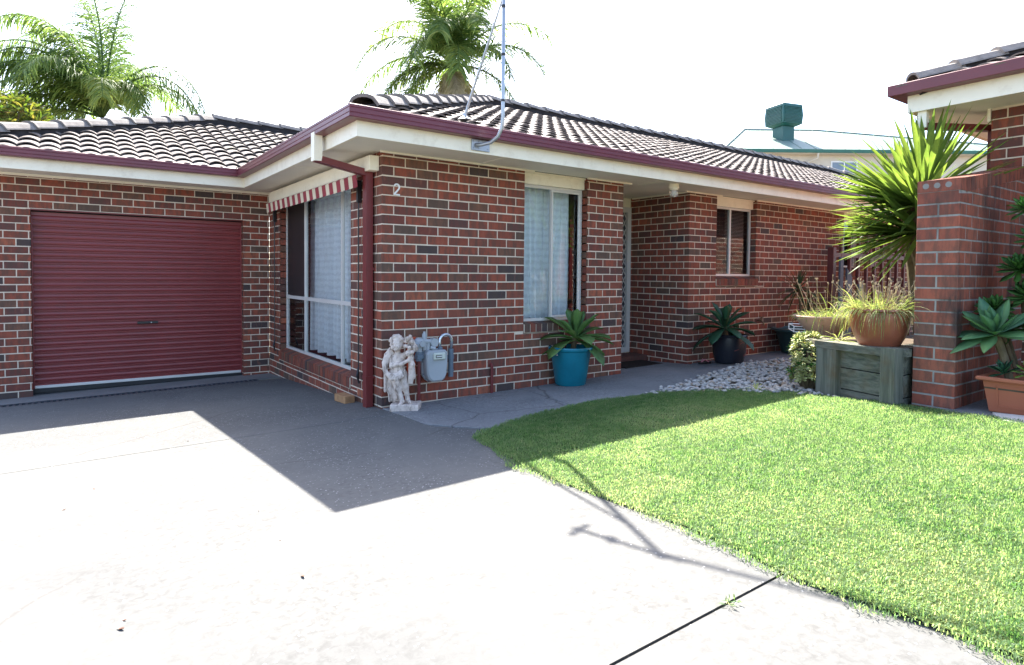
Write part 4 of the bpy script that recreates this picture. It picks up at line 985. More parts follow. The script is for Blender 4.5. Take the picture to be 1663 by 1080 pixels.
# low green tub with a thin dark plant
px, py = 6.75, -.48; pz = gz(px, py)
tp = thing('plant_tub', 'wide dark green plastic tub against the wall behind the timber bed', 'plant pot', (px, py, pz))
mb = MB(); mb.lathe([(.001, .0), (.38, .0), (.46, .30), (.50, .335), (.53, .335), (.53, .365), (.50, .365), (.47, .33)], (px, py, pz), 48); mb.build('tub_body', potmat('green_plastic', (.018, .055, .055), .45), tp, smooth=True, auto=35)
mb = MB(); mb.lathe([(.001, .31), (.46, .305)], (px, py, pz), 30); mb.build('potting_soil', M['soil'], tp)
mb = MB(); random.seed(6)
dp = thing('dracaena_plant', 'thin dark strappy plant growing in the dark green tub', 'potted plant', (px, py, pz+.3))
for c_, n_, L_ in (((px-.10, py+.12, pz+.95), 46, .46), ((px+.1, py+.08, pz+.66), 34, .4)): rosette(mb, c_, n_, L_, .026, -45, 88, 'lance', .9, fold=.3, bw=.8, jit=.4)
mb.build('leaf_rosette', M['drac'], dp, smooth=True)
mb = MB(); mb.tube([(px-.05, py+.05, pz+.3), (px-.10, py+.12, pz+.97)], .014, 6); mb.tube([(px+.05, py+.05, pz+.3), (px+.1, py+.08, pz+.68)], .014, 6); mb.build('stem', M['stem'], dp)

# ------------------------------------------------------------------ timber bed
bed = thing('raised_garden_bed', 'weathered grey timber raised garden bed holding two pots beside the brick pier', 'garden bed', (3.3, -2.8, .17))
def timber(name, ax):
    t = NT(name); sc = [26, 26, 26]; sc[ax] = 1.4; v = t.coord(sc); n1 = t.noise(1.0, 5, .6, v, .4); n2 = t.noise(3.5, 4)
    c = t.ramp(n1, [(.25, (.05, .055, .045)), (.45, (.115, .12, .095)), (.6, (.18, .18, .145)), (.8, (.085, .085, .068))])
    c = t.mix(t.math('MULTIPLY', t.ramp(n2, [(.48, 0), (.68, 1)]), .65), c, (.14, .085, .038)); t.bump(n1, .6, .008); return t.done(c, .85, .2)
M['timv'] = timber('weathered_post_timber', 2); M['timh'] = timber('weathered_sleeper_timber', 1)
P0, P1, P2, P3 = V(3.20, -3.17, 0), V(3.40, -2.40, 0), V(3.94, -1.90, 0), V(5.1, -1.6, 0); ZT_ = .672
def beam(mb, a, b, z0, z1, th, out=0., ext=0):
    d = (b-a).normalized(); nr = V(-d.y, d.x, 0)   # outward = left of travel
    a, b = a-d*ext, b+d*ext
    q = [a+nr*out, b+nr*out, b+nr*(out-th), a+nr*(out-th)]; z0a = z0
    b_ = .004; c = sum(q, V(0, 0, 0))/4
    mb.hexa([V(p.x, p.y, z0) for p in q], [V(p.x, p.y, z1) for p in q])
for (a, b, nm) in ((P0, P1, 0), (P1, P2, 1), (P2, P3, 2)):
    zs = [(.06, .245), (.255, .44), (.45, .60)]
    for z0, z1 in zs:
        mb = MB(); beam(mb, a, b, z0, z1, .06, -.03); mb.build('sleeper', M['timh'], bed)
    mb = MB(); beam(mb, a, b, .608, ZT_, .20, .035, .012); mb.build('capping_rail', M['timh'], bed)
PB = V(4.0, -3.19, 0)
for z0, z1 in ((.06, .245), (.255, .44), (.45, .60)):
    mb = MB(); beam(mb, PB, P0+V(.03, -.005, 0), z0, z1, .05, -.002); mb.build('sleeper', M['timh'], bed)
mb = MB(); beam(mb, PB, P0+V(.22, -.005, 0), .608, ZT_, .16, .0); mb.build('capping_rail', M['timh'], bed)
d01 = (P1-P0).normalized(); n01 = V(-d01.y, d01.x, 0)
def postat(c, w, dp_, z1, z0=.05):
    mb = MB(); c = Vector(c); q = [c-d01*w/2, c+d01*w/2, c+d01*w/2-n01*dp_, c-d01*w/2-n01*dp_]
    mb.hexa([V(p.x, p.y, z0) for p in q], [V(p.x, p.y, z1) for p in q]); return mb.build('post', M['timv'], bed)
postat(P0+d01*.05+n01*.040, .13, .10, ZT_+.012); postat(P1-d01*.12+n01*.034, .22, .07, .606)
mb = MB(); mb.prism([V(3.27, -3.12, .50), V(3.46, -2.42, .50), V(3.98, -1.96, .50), V(5.0, -1.7, .50), V(5.0, -3.15, .50)], (0, 0, .115)); mb.build('bed_soil', M['soil'], bed)
def pick(mb, c, n, r_, h0, h1, lean, wd, droop, r0_=0, r1_=1):
    for i in range(n):
        a = random.random()*6.283; q = r_*math.sqrt(random.random()); b = V(c[0]+q*math.cos(a), c[1]+q*math.sin(a), c[2])
        d = V(math.cos(a)*lean*random.random()*1.3+random.uniform(-.2, .2), math.sin(a)*lean*random.random()*1.3+random.uniform(-.2, .2), 1)
        mb.leaf(b, d, random.uniform(h0, h1), wd*random.uniform(.7, 1.2), V(math.sin(a*3), math.cos(a*3), .1), droop*random.uniform(.2, 1.6), .25, 6, 'lance', 0, random.uniform(r0_, r1_), 0, 0, .7)
def stalks(mb, mh, c, n, r_, h0, h1, lean):
    for i in range(n):
        a = random.random()*6.283; q = r_*math.sqrt(random.random()); b = V(c[0]+q*math.cos(a), c[1]+q*math.sin(a), c[2]); l = random.uniform(h0, h1); k = lean*random.random()
        t_ = b+V(math.cos(a)*k*l, math.sin(a)*k*l, l*(1-.3*k)); m_ = (b+t_)/2+V(0, 0, .06*l)
        mb.tube([b, m_, t_], [.0026, .0022, .002], 4)
        for j in range(3): o = V(random.uniform(-.006, .006), random.uniform(-.006, .006), random.uniform(-.004, .01)); mh.tube([t_+o-V(0, 0, .006), t_+o+V(0, 0, .008)], [.0045, .0035], 5)
# bronze pot
random.seed(31)
px, py, pz = 3.49, -2.905, .655
tp = thing('plant_pot', 'large bronze brown glazed pot on the timber bed nearest the pier', 'plant pot', (px, py, pz))
mb = MB(); mb.lathe([(.001, 0), (.150, 0), (.158, .01), (.205, .10), (.232, .19), (.240, .26), (.236, .31), (.241, .318), (.252, .328), (.250, .345), (.236, .345), (.225, .32), (.22, .28)], (px, py, pz), 56); mb.build('pot_body', potmat('bronze_glaze', (.29, .092, .048), .30, .12), tp, smooth=True, auto=35)
mb = MB(); mb.lathe([(.001, .30), (.225, .295)], (px, py, pz), 30); mb.build('potting_soil', M['soil'], tp)
ch = thing('chive_plant', 'tangle of pale green chives with dry flower stalks in the bronze pot', 'potted plant', (px, py, pz+.3))
mb = MB(); pick(mb, (px, py, pz+.29), 560, .21, .12, .27, .9, .0075, 2.4); pick(mb, (px, py, pz+.29), 130, .22, .2, .42, 1.4, .007, 4.2, .1, .7); mb.build('leaf_clump', M['chive'], ch)
mb = MB(); mh = MB(); stalks(mb, mh, (px, py, pz+.29), 75, .19, .18, .36, .8); fs = mb.build('flower_stalks', M['straw'], ch); sub(mh, 'seed_heads', M['straw'], fs)
# shallow bowl
px, py, pz = 4.06, -2.12, .668
tp = thing('plant_bowl', 'shallow cream stoneware bowl on the far end of the timber bed', 'plant pot', (px, py, pz))
mb = MB(); mb.lathe([(.001, 0), (.145, 0), (.15, .012), (.19, .05), (.25, .115), (.300, .175), (.312, .195), (.306, .205), (.29, .197), (.25, .15)], (px, py, pz), 56); mb.build('pot_body', potmat('cream_stoneware', (.50, .32, .23), .55, .06), tp, smooth=True, auto=35)
mb = MB(); mb.lathe([(.001, .175), (.27, .165)], (px, py, pz), 30); mb.build('potting_soil', M['soil'], tp)
ch = thing('chive_plant', 'sparse chives with tall dry stalks in the shallow cream bowl', 'potted plant', (px, py, pz+.17))
mb = MB(); pick(mb, (px, py, pz+.17), 330, .27, .06, .16, 1.1, .008, 2.4); pick(mb, (px+.05, py-.15, pz+.17), 110, .22, .22, .46, 1.1, .008, 4.4, .1, .7); mb.build('leaf_clump', M['chive'], ch)
mb = MB(); mh = MB(); stalks(mb, mh, (px, py, pz+.17), 26, .24, .18, .48, .8); fs = mb.build('flower_stalks', M['straw'], ch); sub(mh, 'seed_heads', M['straw'], fs)
# small strappy seedlings and a wire basket frame on the bed
mb = MB(); rosette(mb, (3.52, -2.55, .66), 9, .22, .022, 4, 40, 'lance', 1.0, fold=.3); rosette(mb, (3.72, -2.42, .66), 8, .2, .02, 4, 50, 'lance', 1.0, fold=.3)
tag(mb.build('strappy_plant', M['chive'], smooth=True), 'small flat strappy plant on the timber bed between the two pots', 'plant')
mb = MB(); q = [V(4.02, -1.80, .675), V(4.35, -1.55, .675), V(4.45, -1.75, .675), V(4.12, -2.0, .675)]
for k in range(4):
    a, b = q[k], q[(k+1) % 4]; mb.tube([a, b], .006, 5); mb.tube([a+V(0, 0, .06), b+V(0, 0, .06)], .006, 5); mb.tube([a, a+V(0, 0, .06)], .006, 5)
tag(mb.build('wire_rack', M['white']), 'small white wire rack at the far corner of the timber bed', 'rack')
# creamy succulent bush in front of the bed
random.seed(8)
bs = thing('succulent_bush', 'bushy succulent with pale creamy yellow rosettes beside the timber bed and pebbles', 'shrub', (3.50, -2.16, .13))
mb = MB(); mg = MB(); mw = MB()
for i in range(150):
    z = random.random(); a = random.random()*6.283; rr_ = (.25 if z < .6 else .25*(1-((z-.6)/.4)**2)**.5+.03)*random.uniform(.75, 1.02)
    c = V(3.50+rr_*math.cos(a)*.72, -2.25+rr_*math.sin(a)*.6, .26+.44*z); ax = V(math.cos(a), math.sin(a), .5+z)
    lit = (c.x < 3.60 or z > .6) and random.random() < .8  # sunlight painted in: pale leaves on the left and top, dark green elsewhere
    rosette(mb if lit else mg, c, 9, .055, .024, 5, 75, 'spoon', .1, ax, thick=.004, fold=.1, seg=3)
    if i % 4 == 0: mw.tube([(3.50, -2.25, .12), c], [.012, .006], 5)
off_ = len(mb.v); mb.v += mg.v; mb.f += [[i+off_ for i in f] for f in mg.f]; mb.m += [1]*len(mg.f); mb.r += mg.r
mb.build('leaf_rosettes', [M['yel'], M['aeon']], bs, smooth=True); mw.build('stem', M['stem'], bs)  # dark aeonium leaf colour stands in for the shaded rosettes
mb = MB(); rosette(mb, (3.05, -1.98, gz(3, -2)+.02), 9, .11, .02, 25, 80, 'lance', .8); tag(mb.build('weed', M['yel'], smooth=True), 'small bright weed at the pebble edge near the lawn corner', 'weed')
mb = MB(); random.seed(3)
for k in range(6): rosette(mb, (-.66+random.uniform(-.03, .03), -4.27+random.uniform(-.008, .008), gz(-.66, -4.27)+.003), 5, .022, .006, 5, 60, 'lance', .8)
tag(mb.build('weed', M['grass'], smooth=True), 'tiny green weed growing from the joint in the sunny driveway', 'weed')

# ------------------------------------------------------------------ boundary wall with raked top
bw = thing('boundary_wall', 'red brick garden wall with raked brick-on-edge top and square end pier', 'wall', (3.39, -3.53, .2))
XW, YW, TH = 3.39, -3.53, .31; rk = lambda x: 2.075+.170*(x-XW)
mb = MB(); CO2, BL2 = .0985, .26
brick_face(mb, (XW, YW), (1, 0), 0, 1.62, .05, 2.5, co=CO2, bl=BL2, zt=1.982, keyL=31, top=lambda s: rk(XW+s)-.118, seed=41, body=0, joint=.014)
brick_face(mb, (XW, YW+TH), (0, -1), 0, TH, .05, 1.982, co=CO2, bl=TH, zt=1.982, phase=0, keyR=31, cutR=.014, seed=42, body=0, joint=.014)
a = [V(XW+.003, YW+.003, .0), V(5.01, YW+.003, .0), V(5.01, YW+TH, .0), V(XW+.003, YW+TH, .0)]
mb.hexa(a, [V(p.x, p.y, rk(p.x)-.012) for p in a], 1)
x = XW+.115; k = 0
while x < 5.0:
    b_, t_ = x+.004, x+.086; jt = random.uniform(-.003, .003)
    bot = [V(b_, YW-.002, rk(b_)-.116), V(t_, YW-.002, rk(t_)-.116), V(t_, YW+TH+.002, rk(t_)-.116), V(b_, YW+TH+.002, rk(b_)-.116)]
    mb.hexa(bot, [p+V(0, 0, .116+jt) for p in bot], 0, hsh(k, 51)); x += .092; k += 1
mb.hexa([(XW-.001, YW-.002, 1.986), (XW+.11, YW-.002, 1.986), (XW+.11, YW+TH+.002, 1.986), (XW-.001, YW+TH+.002, 1.986)], [(XW-.001, YW-.002, 2.082), (XW+.11, YW-.002, 2.09), (XW+.11, YW+TH+.002, 2.09), (XW-.001, YW+TH+.002, 2.082)], 0, .1)
def stain(m):
    nt_ = m.node_tree; b_ = nt_.nodes['Principled BSDF']; src = b_.inputs['Base Color'].links[0].from_socket; t = NT.__new__(NT); t.mat = m; t.t = nt_; t.N = nt_.nodes; t.b = b_
    d = t.math('MULTIPLY', t.ramp(t.noise(1., 6, .65, t.coord((5, 5, 1.1))), [(.46, 0), (.64, 1)]), t.ramp(t.noise(1.3, 3), [(.38, .25), (.6, .9)]))
    nt_.links.new(t.mix(d, src, (.045, .036, .033)), b_.inputs['Base Color'])
stain(M['brick2']); stain(M['mortar2'])
mb.build('wall', [M['brick2'], M['mortar2']], bw)
mb = MB()
M['plug'] = mortar('pale_core_mortar', (.27, .255, .235))
for k in range(3): cy_ = YW+.085+k*.082; mb.tube([(XW-.003, cy_, 2.036), (XW+.01, cy_, 2.036)], .0235, 20)
mb.build('core_plug', M['plug'], bw)
# ------------------------------------------------------------------ neighbouring house
nb = thing('brick_house', 'neighbouring brick house corner with deep cream eave and maroon gutter at right', 'house', (5, -3.2, .2))
XN, YN, ZN = 5.02, -3.225, 2.955; mb = MB()
brick_face(mb, (XN, YN), (0, -1), 0, 6., .0, ZN, co=CO2, bl=.26, zt=2.94, keyL=61, seed=62, phase=1, body=.11, bodyL=.003)
brick_face(mb, (XN+7, YN), (-1, 0), 0, 7., .0, ZN, co=CO2, bl=.26, zt=2.94, keyR=61, cutR=.014, seed=63, bodyR=.112)
mb.build('wall', [M['brick'], M['mortar']], nb)
XEN, YEN = 4.35, -2.545
mb = MB(); e2 = [(XN+7, YEN, 0), (XEN, YEN, 0), (XEN, -11, 0)]
mb.sweep([(-.16, -.02), (-.135, -.02), (-.135, .16), (-.16, .16)], [(p[0], p[1], ZN) for p in e2]); mb.build('fascia', M['cream'], nb)
mb = MB(); mb.sweep([(-.16, 0), (-.004, 0), (0, .004), (0, .104), (-.006, .11), (-.016, .105), (-.016, .012), (-.14, .012), (-.14, .105), (-.16, .105)], [(p[0], p[1], 3.103) for p in e2]); mb.build('gutter', paint('faded_maroon_steel', (.155, .038, .045), .45, .08), nb)
mb = MB(); mb.box((XEN+.16, -11, ZN), (XN+.05, YEN-.16, ZN+.012)); mb.box((XN+.05, YN-.05, ZN), (XN+7, YEN-.16, ZN+.012)); mb.build('soffit', M['soffit'], nb)
mb = MB(); mb.bbox((XN-.02, YN+.004, ZN-.13), (XN+6, YN+.03, ZN-.001), .003); mb.bbox((4.52, -2.84, 2.77), (4.59, -2.76, 2.96), .003); mb.build('eave_trim', M['cream'], nb)
mb = MB(); rectpipe(mb, [(4.555, -2.80, 2.79), (5.28, -3.13, 2.815)], .08, .06, (.56, .83, 0)); rectpipe(mb, [(5.29, -3.165, 2.83), (5.29, -3.165, .2)], .08, .06, (0, 1, 0)); mb.build('downpipe', M['dpipe'], nb)
mb = MB(); tiles(mb, (XEN+.02, YEN-.03, 3.145), (0, -1, 0), 3.6, lambda r: r, lambda r: 8., inw=(1, 0, 0)); rf = mb.build('roof', M['tile'], nb)
mb = MB(); mbd = MB(); caps(mb, mbd, (XEN+.16, YEN-.18, 3.185), (XEN+3.6, YEN-3.6, 3.165+3.6*MP)); sub(mb, 'ridge_cap', M['cap'], rf); sub(mbd, 'ridge_bedding', M['bed'], rf)
mb = MB(); q = [V(XEN, YEN, 3.125), V(XEN+8, YEN, 3.125), V(XEN+8, -12, 3.125), V(XEN, -12, 3.125)]; a = V(XEN+3.6, YEN-3.6, 3.105+3.6*MP)
b = V(XEN+3.6, -12, a.z); c = V(XEN+8, YEN-3.6, a.z); e = V(XEN+8, -12, a.z)
mb.add(q+[a, b, c, e], [(0, 3, 5, 4), (0, 4, 6, 1), (4, 5, 7, 6), (3, 2, 1, 0)]); sub(mb, 'roof_underlay', M['under'], rf)

# ------------------------------------------------------------------ terracotta trough and its plants
M['terra'] = paint('terracotta_plastic', (.36, .115, .062), .5, .07, .3)
tx0, tx1, ty0, ty1 = 3.375, 3.68, -3.715, -4.55; tz0 = gz(3.4, -3.9)+.002; hT = .275
tr_ = thing('planter_trough', 'terracotta coloured rectangular trough standing before the brick garden wall', 'plant trough', (3.52, -4.1, tz0))
mb = MB()
def ringbox(mb, secs):
    vs = []; n = len(secs)
    for (i, z) in secs: vs += [(tx0+i, ty0-i, z), (tx1-i, ty0-i, z), (tx1-i, ty1+i, z), (tx0+i, ty1+i, z)]
    mb.add(vs, [(3, 2, 1, 0)]+[(k*4+j, k*4+(j+1) % 4, (k+1)*4+(j+1) % 4, (k+1)*4+j) for k in range(n-1) for j in range(4)])
ringbox(mb, [(.045, tz0), (.040, tz0+.006), (.005, tz0+hT-.035), (-.025, tz0+hT-.030), (-.032, tz0+hT-.022), (-.032, tz0+hT-.006), (-.026, tz0+hT), (.01, tz0+hT), (.014, tz0+hT-.05)])
bo = mb.build('trough_body', M['terra'], tr_)
mb = MB()   # raised frame round a sunk panel
f = lambda z: tx0+.040-.035*(z-tz0)/(hT-.035)-.005
for (ya, yb, za, zb_) in ((ty0-.09, ty0-.102, .05, .205), (ty1+.09, ty1+.102, .05, .205), (ty0-.09, ty1+.09, .195, .207), (ty0-.09, ty1+.09, .045, .055)):
    mb.hexa([(f(tz0+za), ya, tz0+za), (f(tz0+za)+.02, ya, tz0+za), (f(tz0+za)+.02, yb, tz0+za), (f(tz0+za), yb, tz0+za)], [(f(tz0+zb_), ya, tz0+zb_), (f(tz0+zb_)+.02, ya, tz0+zb_), (f(tz0+zb_)+.02, yb, tz0+zb_), (f(tz0+zb_), yb, tz0+zb_)])
sub(mb, 'panel_moulding', M['terra'], bo)
mb = MB(); mb.box((tx0+.012, ty1+.012, tz0+.18), (tx1-.012, ty0-.012, tz0+.235)); mb.build('potting_soil', M['soil'], tr_)
random.seed(12)
ag = thing('agave_plant', 'large blue green agave rosette on a stem in the terracotta trough', 'potted plant', (3.55, -3.85, tz0+.24))
mb = MB(); rosette(mb, (3.53, -3.745, .83), 24, .335, .118, -14, 82, 'agave', .18, V(-.55, .05, 1), curl=.12, thick=.014, fold=.16, bw=.42, seg=7); mb.build('leaf_rosette', M['agave_b'], ag, smooth=True)
mb = MB(); mb.tube([(3.56, -3.85, tz0+.2), (3.56, -3.80, .66), (3.53, -3.745, .84)], [.03, .028, .035], 8); mb.build('stem', M['stem'], ag)
mb = MB(); rosette(mb, (3.47, -3.83, tz0+.30), 14, .13, .045, 0, 80, 'agave', .2, V(-.3, .2, 1), thick=.006); tag(mb.build('succulent_plant', M['agave_d'], smooth=True), 'small dark succulent under the agave in the terracotta trough', 'potted plant')
mb = MB()
for c in ((3.45, -3.99, tz0+.32), (3.50, -4.12, tz0+.35), (3.58, -4.02, tz0+.36)): rosette(mb, c, 22, .105, .026, 0, 80, 'spoon', .1, V(-.5, .1, 1), thick=.005, fold=.1)
tag(mb.build('succulent_plant', leafmat('lime_leaf', [(.11, .20, .03), (.20, .28, .05)], .25), smooth=True), 'lime green rosettes at the end of the terracotta trough', 'potted plant')
ae = thing('aeonium_shrub', 'tall dark green aeonium shrub with round rosettes against the garden wall', 'shrub', (3.95, -3.8, .25))
mb = MB(); ms_ = MB()
for (c, r_) in (((3.85, -3.80, 1.35), .16), ((3.92, -3.88, 1.60), .14), ((3.80, -3.88, 1.13), .16), ((3.72, -3.68, 1.02), .14), ((3.98, -3.80, 1.85), .13), ((4.05, -3.95, 1.48), .17), ((3.95, -4.0, 1.25), .17), ((4.1, -3.9, 1.7), .15), ((3.88, -3.72, .85), .14), ((4.0, -4.05, .95), .17), ((3.75, -3.95, .85), .14), ((4.15, -4.1, 1.9), .15), ((3.78, -4.0, 1.42), .15)):
    rosette(mb, c, 46, r_, r_*.36, -25, 85, 'spoon', .15, V(-.55, random.uniform(-.1, .2), .9), thick=.004, fold=.08, bw=.3, seg=4, curl=.35); ms_.tube([(3.98, -3.9, .3), ((c[0]+3.98)/2, (c[1]-3.9)/2, c[2]*.55), c], [.02, .016, .013], 6)
mb.build('leaf_rosettes', M['aeon'], ae, smooth=True); ms_.build('stem', M['stem'], ae)
mb = MB(); sheetv = [(3.06, -3.93), (3.34, -3.80), (3.36, -4.5), (2.98, -4.4)][::-1]; n = 4
top = [V(x, y, gz(x, y)+.018) for x, y in sheetv]; mb.add(top+[p-V(0, 0, .04) for p in top], [(0, 1, 2, 3)]+[(i, 4+i, 4+(i+1) % 4, (i+1) % 4) for i in range(4)])
tag(mb.build('paving_slab', paint('pale_paver', (.46, .45, .43), .85, .1, .2, 0, 7, .4), None), 'pale paving slab on the lawn edge in front of the terracotta trough', 'paver')

# ------------------------------------------------------------------ yucca
random.seed(44)
yu = thing('yucca', 'big spiky green yucca rising behind the brick pier and timber bed', 'yucca', (4.4, -2.75, .6))
def yhead(c, n, L, e0, e1, axis, W=.052, droop=.12):
    mb = MB(); axis = Vector(axis).normalized(); q = V(0, 0, 1).rotation_difference(axis)
    for i in range(n):
        t_ = i/(n-1); a = i*2.39996; el = rad(e0+(e1-e0)*t_**.8)+random.uniform(-.1, .1)
        d = q @ V(math.cos(a)*math.cos(el), math.sin(a)*math.cos(el), math.sin(el)); l = L*random.uniform(.78, 1.08)*(1-.15*t_)
        mb.leaf(Vector(c)+axis*(.22*t_-.1)+d*.03, d, l, W*random.uniform(.85, 1.15), V(0, 0, 1) if abs(d.z) < .97 else V(1, 0, 0), droop*(1-t_)*random.uniform(.2, 1.8), .22, 5, 'lance', 0, min(1, .25*random.random()+.75*random.random()*(.4+.6*t_)), 0, 0, .75)
    return mb
yhead((4.42, -2.87, 2.05), 78, .90, 2, 80, (.14, -.10, 1), .068, .06).build('leaf_crown', M['yucca'], yu, smooth=True)
yhead((4.36, -2.80, 2.00), 84, .78, 32, 84, (-.81, .585, .30), .058, .10).build('leaf_crown', M['yucca'], yu, smooth=True)
yhead((4.37, -2.80, 1.72), 84, .74, 36, 84, (-.81, .585, .05), .056, .14).build('leaf_crown', M['yucca'], yu, smooth=True)
yhead((4.58, -2.66, 2.05), 50, .66, -10, 84, (.3, .2, 1), .05, .2).build('leaf_crown', M['yucca'], yu, smooth=True)
mb = MB(); mb.tube([(4.58, -2.84, .4), (4.56, -2.86, 1.3), (4.45, -2.87, 2.1)], [.085, .07, .06], 10); mb.tube([(4.57, -2.84, .8), (4.50, -2.83, 1.5), (4.38, -2.80, 1.98)], [.06, .055, .045], 10); mb.tube([(4.57, -2.84, .7), (4.5, -2.83, 1.4), (4.39, -2.80, 1.7)], [.06, .055, .045], 8); mb.tube([(4.58, -2.8, .8), (4.58, -2.66, 2.0)], [.06, .05], 8); mb.build('trunk', M['stem'], yu)
# ------------------------------------------------------------------ picket gate by the side of the house and boards behind it
M['picket'] = paint('maroon_picket', (.10, .028, .028), .5, .12)
gt = thing('picket_gate', 'dark maroon steel picket gate with stepped tops beside the house wall', 'gate', (8.2, -.25, .1))
x = 7.78; k = 0
tops = [1.76, 1.86, 1.99, 2.12, 2.0, 2.16, 2.22, 2.2, 2.16, 2.1, 2.0, 1.9, 1.8]
while k < 13:
    mb = MB(); w_ = .026 if k else .05
    mb.bbox((x-w_, -.28-w_, .08), (x+w_, -.28+w_, tops[k]), .006); mb.build('picket', M['picket'], gt); x += .295; k += 1
for z in (1.60, .35):
    mb = MB(); mb.bbox((7.8, -.302, z), (11.35, -.262, z+.075), .004); mb.build('rail', M['picket'], gt)
mb = MB(); mb.bbox((8.98, -.34, 1.46), (9.14, -.31, 1.72), .006); mb.build('lock_box', M['picket'], gt)
M['slb'] = paint('blue_grey_board', (.075, .095, .125), .7, .15)
for i, (x, z, w_, h_) in enumerate(((7.80, .95, .05, 1.60), (8.06, .7, .085, 1.42), (8.45, .6, .07, 1.16))):
    mb = MB(); mb.prism([(x-w_, -.44, .12), (x+w_, -.44, .12), (x+w_, -.44, h_-.14 if i == 1 else h_), (x-w_, -.44, h_)], (0, .03, 0))
    tag(mb.build('fence_board', M['slb']), ('tall narrow blue grey board standing first behind the picket gate', 'blue grey board with a slanting top behind the picket gate', 'shortest blue grey board behind the pots and picket gate')[i], 'board')

# ------------------------------------------------------------------ two-storey house far behind
fh = thing('cream_house', 'distant cream two storey house with pale green metal roof', 'house', (22, 11, -.3))
camp = V(-2.4303, -5.4767, 1.279)
A = V(23.48, 13.08, 7.44); Bc = V(32.43, 6.63, 7.18); ex = V(Bc.x-A.x, Bc.y-A.y, 0); Wf = ex.length+6; ex.normalize(); ey = V(-ex.y, ex.x, 0)
if ey.dot(f0) < 0: ey = -ey
ZE2 = 7.40; ov = .45; Df = 7.4; hR = 1.8
Q = lambda a, b, z: A+ex*a+ey*b+V(0, 0, z-A.z)
M['render'] = paint('cream_render', (.62, .56, .46), .85, .05, .2); M['groof'] = paint('pale_green_roof', (.17, .235, .195), .55, .04); M['gtrim'] = paint('dark_green_trim', (.02, .12, .075), .4, .1); M['cooler'] = paint('dark_green_plastic', (.008, .085, .072), .45, .12)
mb = MB(); mb.hexa([Q(ov, ov, -1), Q(Wf-ov, ov, -1), Q(Wf-ov, Df-ov, -1), Q(ov, Df-ov, -1)], [Q(ov, ov, ZE2-.12), Q(Wf-ov, ov, ZE2-.12), Q(Wf-ov, Df-ov, ZE2-.12), Q(ov, Df-ov, ZE2-.12)]); mb.build('wall', M['render'], fh)
mb = MB(); mb.hexa([Q(0.02, 0.02, ZE2-.16), Q(Wf-.02, 0.02, ZE2-.16), Q(Wf-.02, Df-.02, ZE2-.16), Q(.02, Df-.02, ZE2-.16)], [Q(0.02, 0.02, ZE2-.11), Q(Wf-.02, 0.02, ZE2-.11), Q(Wf-.02, Df-.02, ZE2-.11), Q(.02, Df-.02, ZE2-.11)]); mb.build('soffit', M['render'], fh)
hs = Df/2; mb = MB(); rl, rr2 = 2.35, 6.2
pl_ = [Q(0, 0, ZE2), Q(Wf, 0, ZE2), Q(Wf, Df, ZE2), Q(0, Df, ZE2), Q(rl, hs, ZE2+hR), Q(rr2, hs, ZE2+hR)]
mb.add(pl_, [(0, 1, 5, 4), (1, 2, 5), (2, 3, 4, 5), (3, 0, 4), (3, 2, 1, 0)]); rf = mb.build('roof', M['groof'], fh)
mb = MB()
for a, b in ((4, 0), (4, 5), (5, 1), (4, 3)): mb.tube([pl_[a]+V(0, 0, .02), pl_[b]+V(0, 0, .02)], .045, 6)
sub(mb, 'hip_flashing', M['groof'], rf)
mb = MB()
for k in range(24):   # raised seams of the sheet roof
    a = .4+k*.7; top_ = rl+(a/Wf)*(rr2-rl) if False else None
    b = min(1., a/rl, (Wf-a)/(Wf-rr2)); mb.tube([Q(a, 0, ZE2+.01), Q(a, hs*b, ZE2+hR*b+.01)], .018, 4)
sub(mb, 'sheet_ribs', M['groof'], rf)
mb = MB(); mb.hexa([Q(-.06, -.06, ZE2-.13), Q(Wf, -.06, ZE2-.13), Q(Wf, .02, ZE2-.13), Q(-.06, .02, ZE2-.13)], [Q(-.06, -.06, ZE2+.03), Q(Wf, -.06, ZE2+.03), Q(Wf, .02, ZE2+.03), Q(-.06, .02, ZE2+.03)]); mb.hexa([Q(-.06, .025, ZE2-.13), Q(.0, .025, ZE2-.13), Q(.0, Df, ZE2-.13), Q(-.06, Df, ZE2-.13)], [Q(-.06, .025, ZE2+.03), Q(0, .025, ZE2+.03), Q(0, Df, ZE2+.03), Q(-.06, Df, ZE2+.03)]); mb.build('gutter', M['gtrim'], fh)
for (a0, a1, z0, z1) in ((2.35, 3.25, 5.9, 6.98), (5.45, 6.75, 5.6, 6.95), (8.6, 9.6, 5.6, 6.9)):
    mb = MB(); y_ = ov-.03
    mb.hexa([Q(a0, y_, z0), Q(a1, y_, z0), Q(a1, ov+.002, z0), Q(a0, ov+.002, z0)], [Q(a0, y_, z1), Q(a1, y_, z1), Q(a1, ov+.002, z1), Q(a0, ov+.002, z1)]); wn = mb.build('window', M['white'], fh)
    mb = MB(); y2 = y_-.004; mid = (a0+a1)/2
    for c0, c1 in ((a0+.06, mid-.03), (mid+.03, a1-.06)): mb.quad(Q(c0, y2, z0+.06), Q(c1, y2, z0+.06), Q(c1, y2, z1-.06), Q(c0, y2, z1-.06))
    sub(mb, 'pane', paint('far_pane', (.16, .20, .25), .15, .2), wn)
mb = MB(); mb.tube([Q(4.6, .0, ZE2-.14), Q(4.6, .05, ZE2-.38), Q(4.15, ov-.06, ZE2-.62), Q(4.1, ov-.06, 3)], .055, 6); mb.build('downpipe', M['render'], fh)
mb = MB(); cA, cB = 3.75, 2.0; zc = ZE2+hR*cB/hs   # evaporative cooler: louvred body on a neck
ax_ = (ex*.94+ey*.34); ay_ = V(-ax_.y, ax_.x, 0); cc_ = Q(cA, cB, zc)
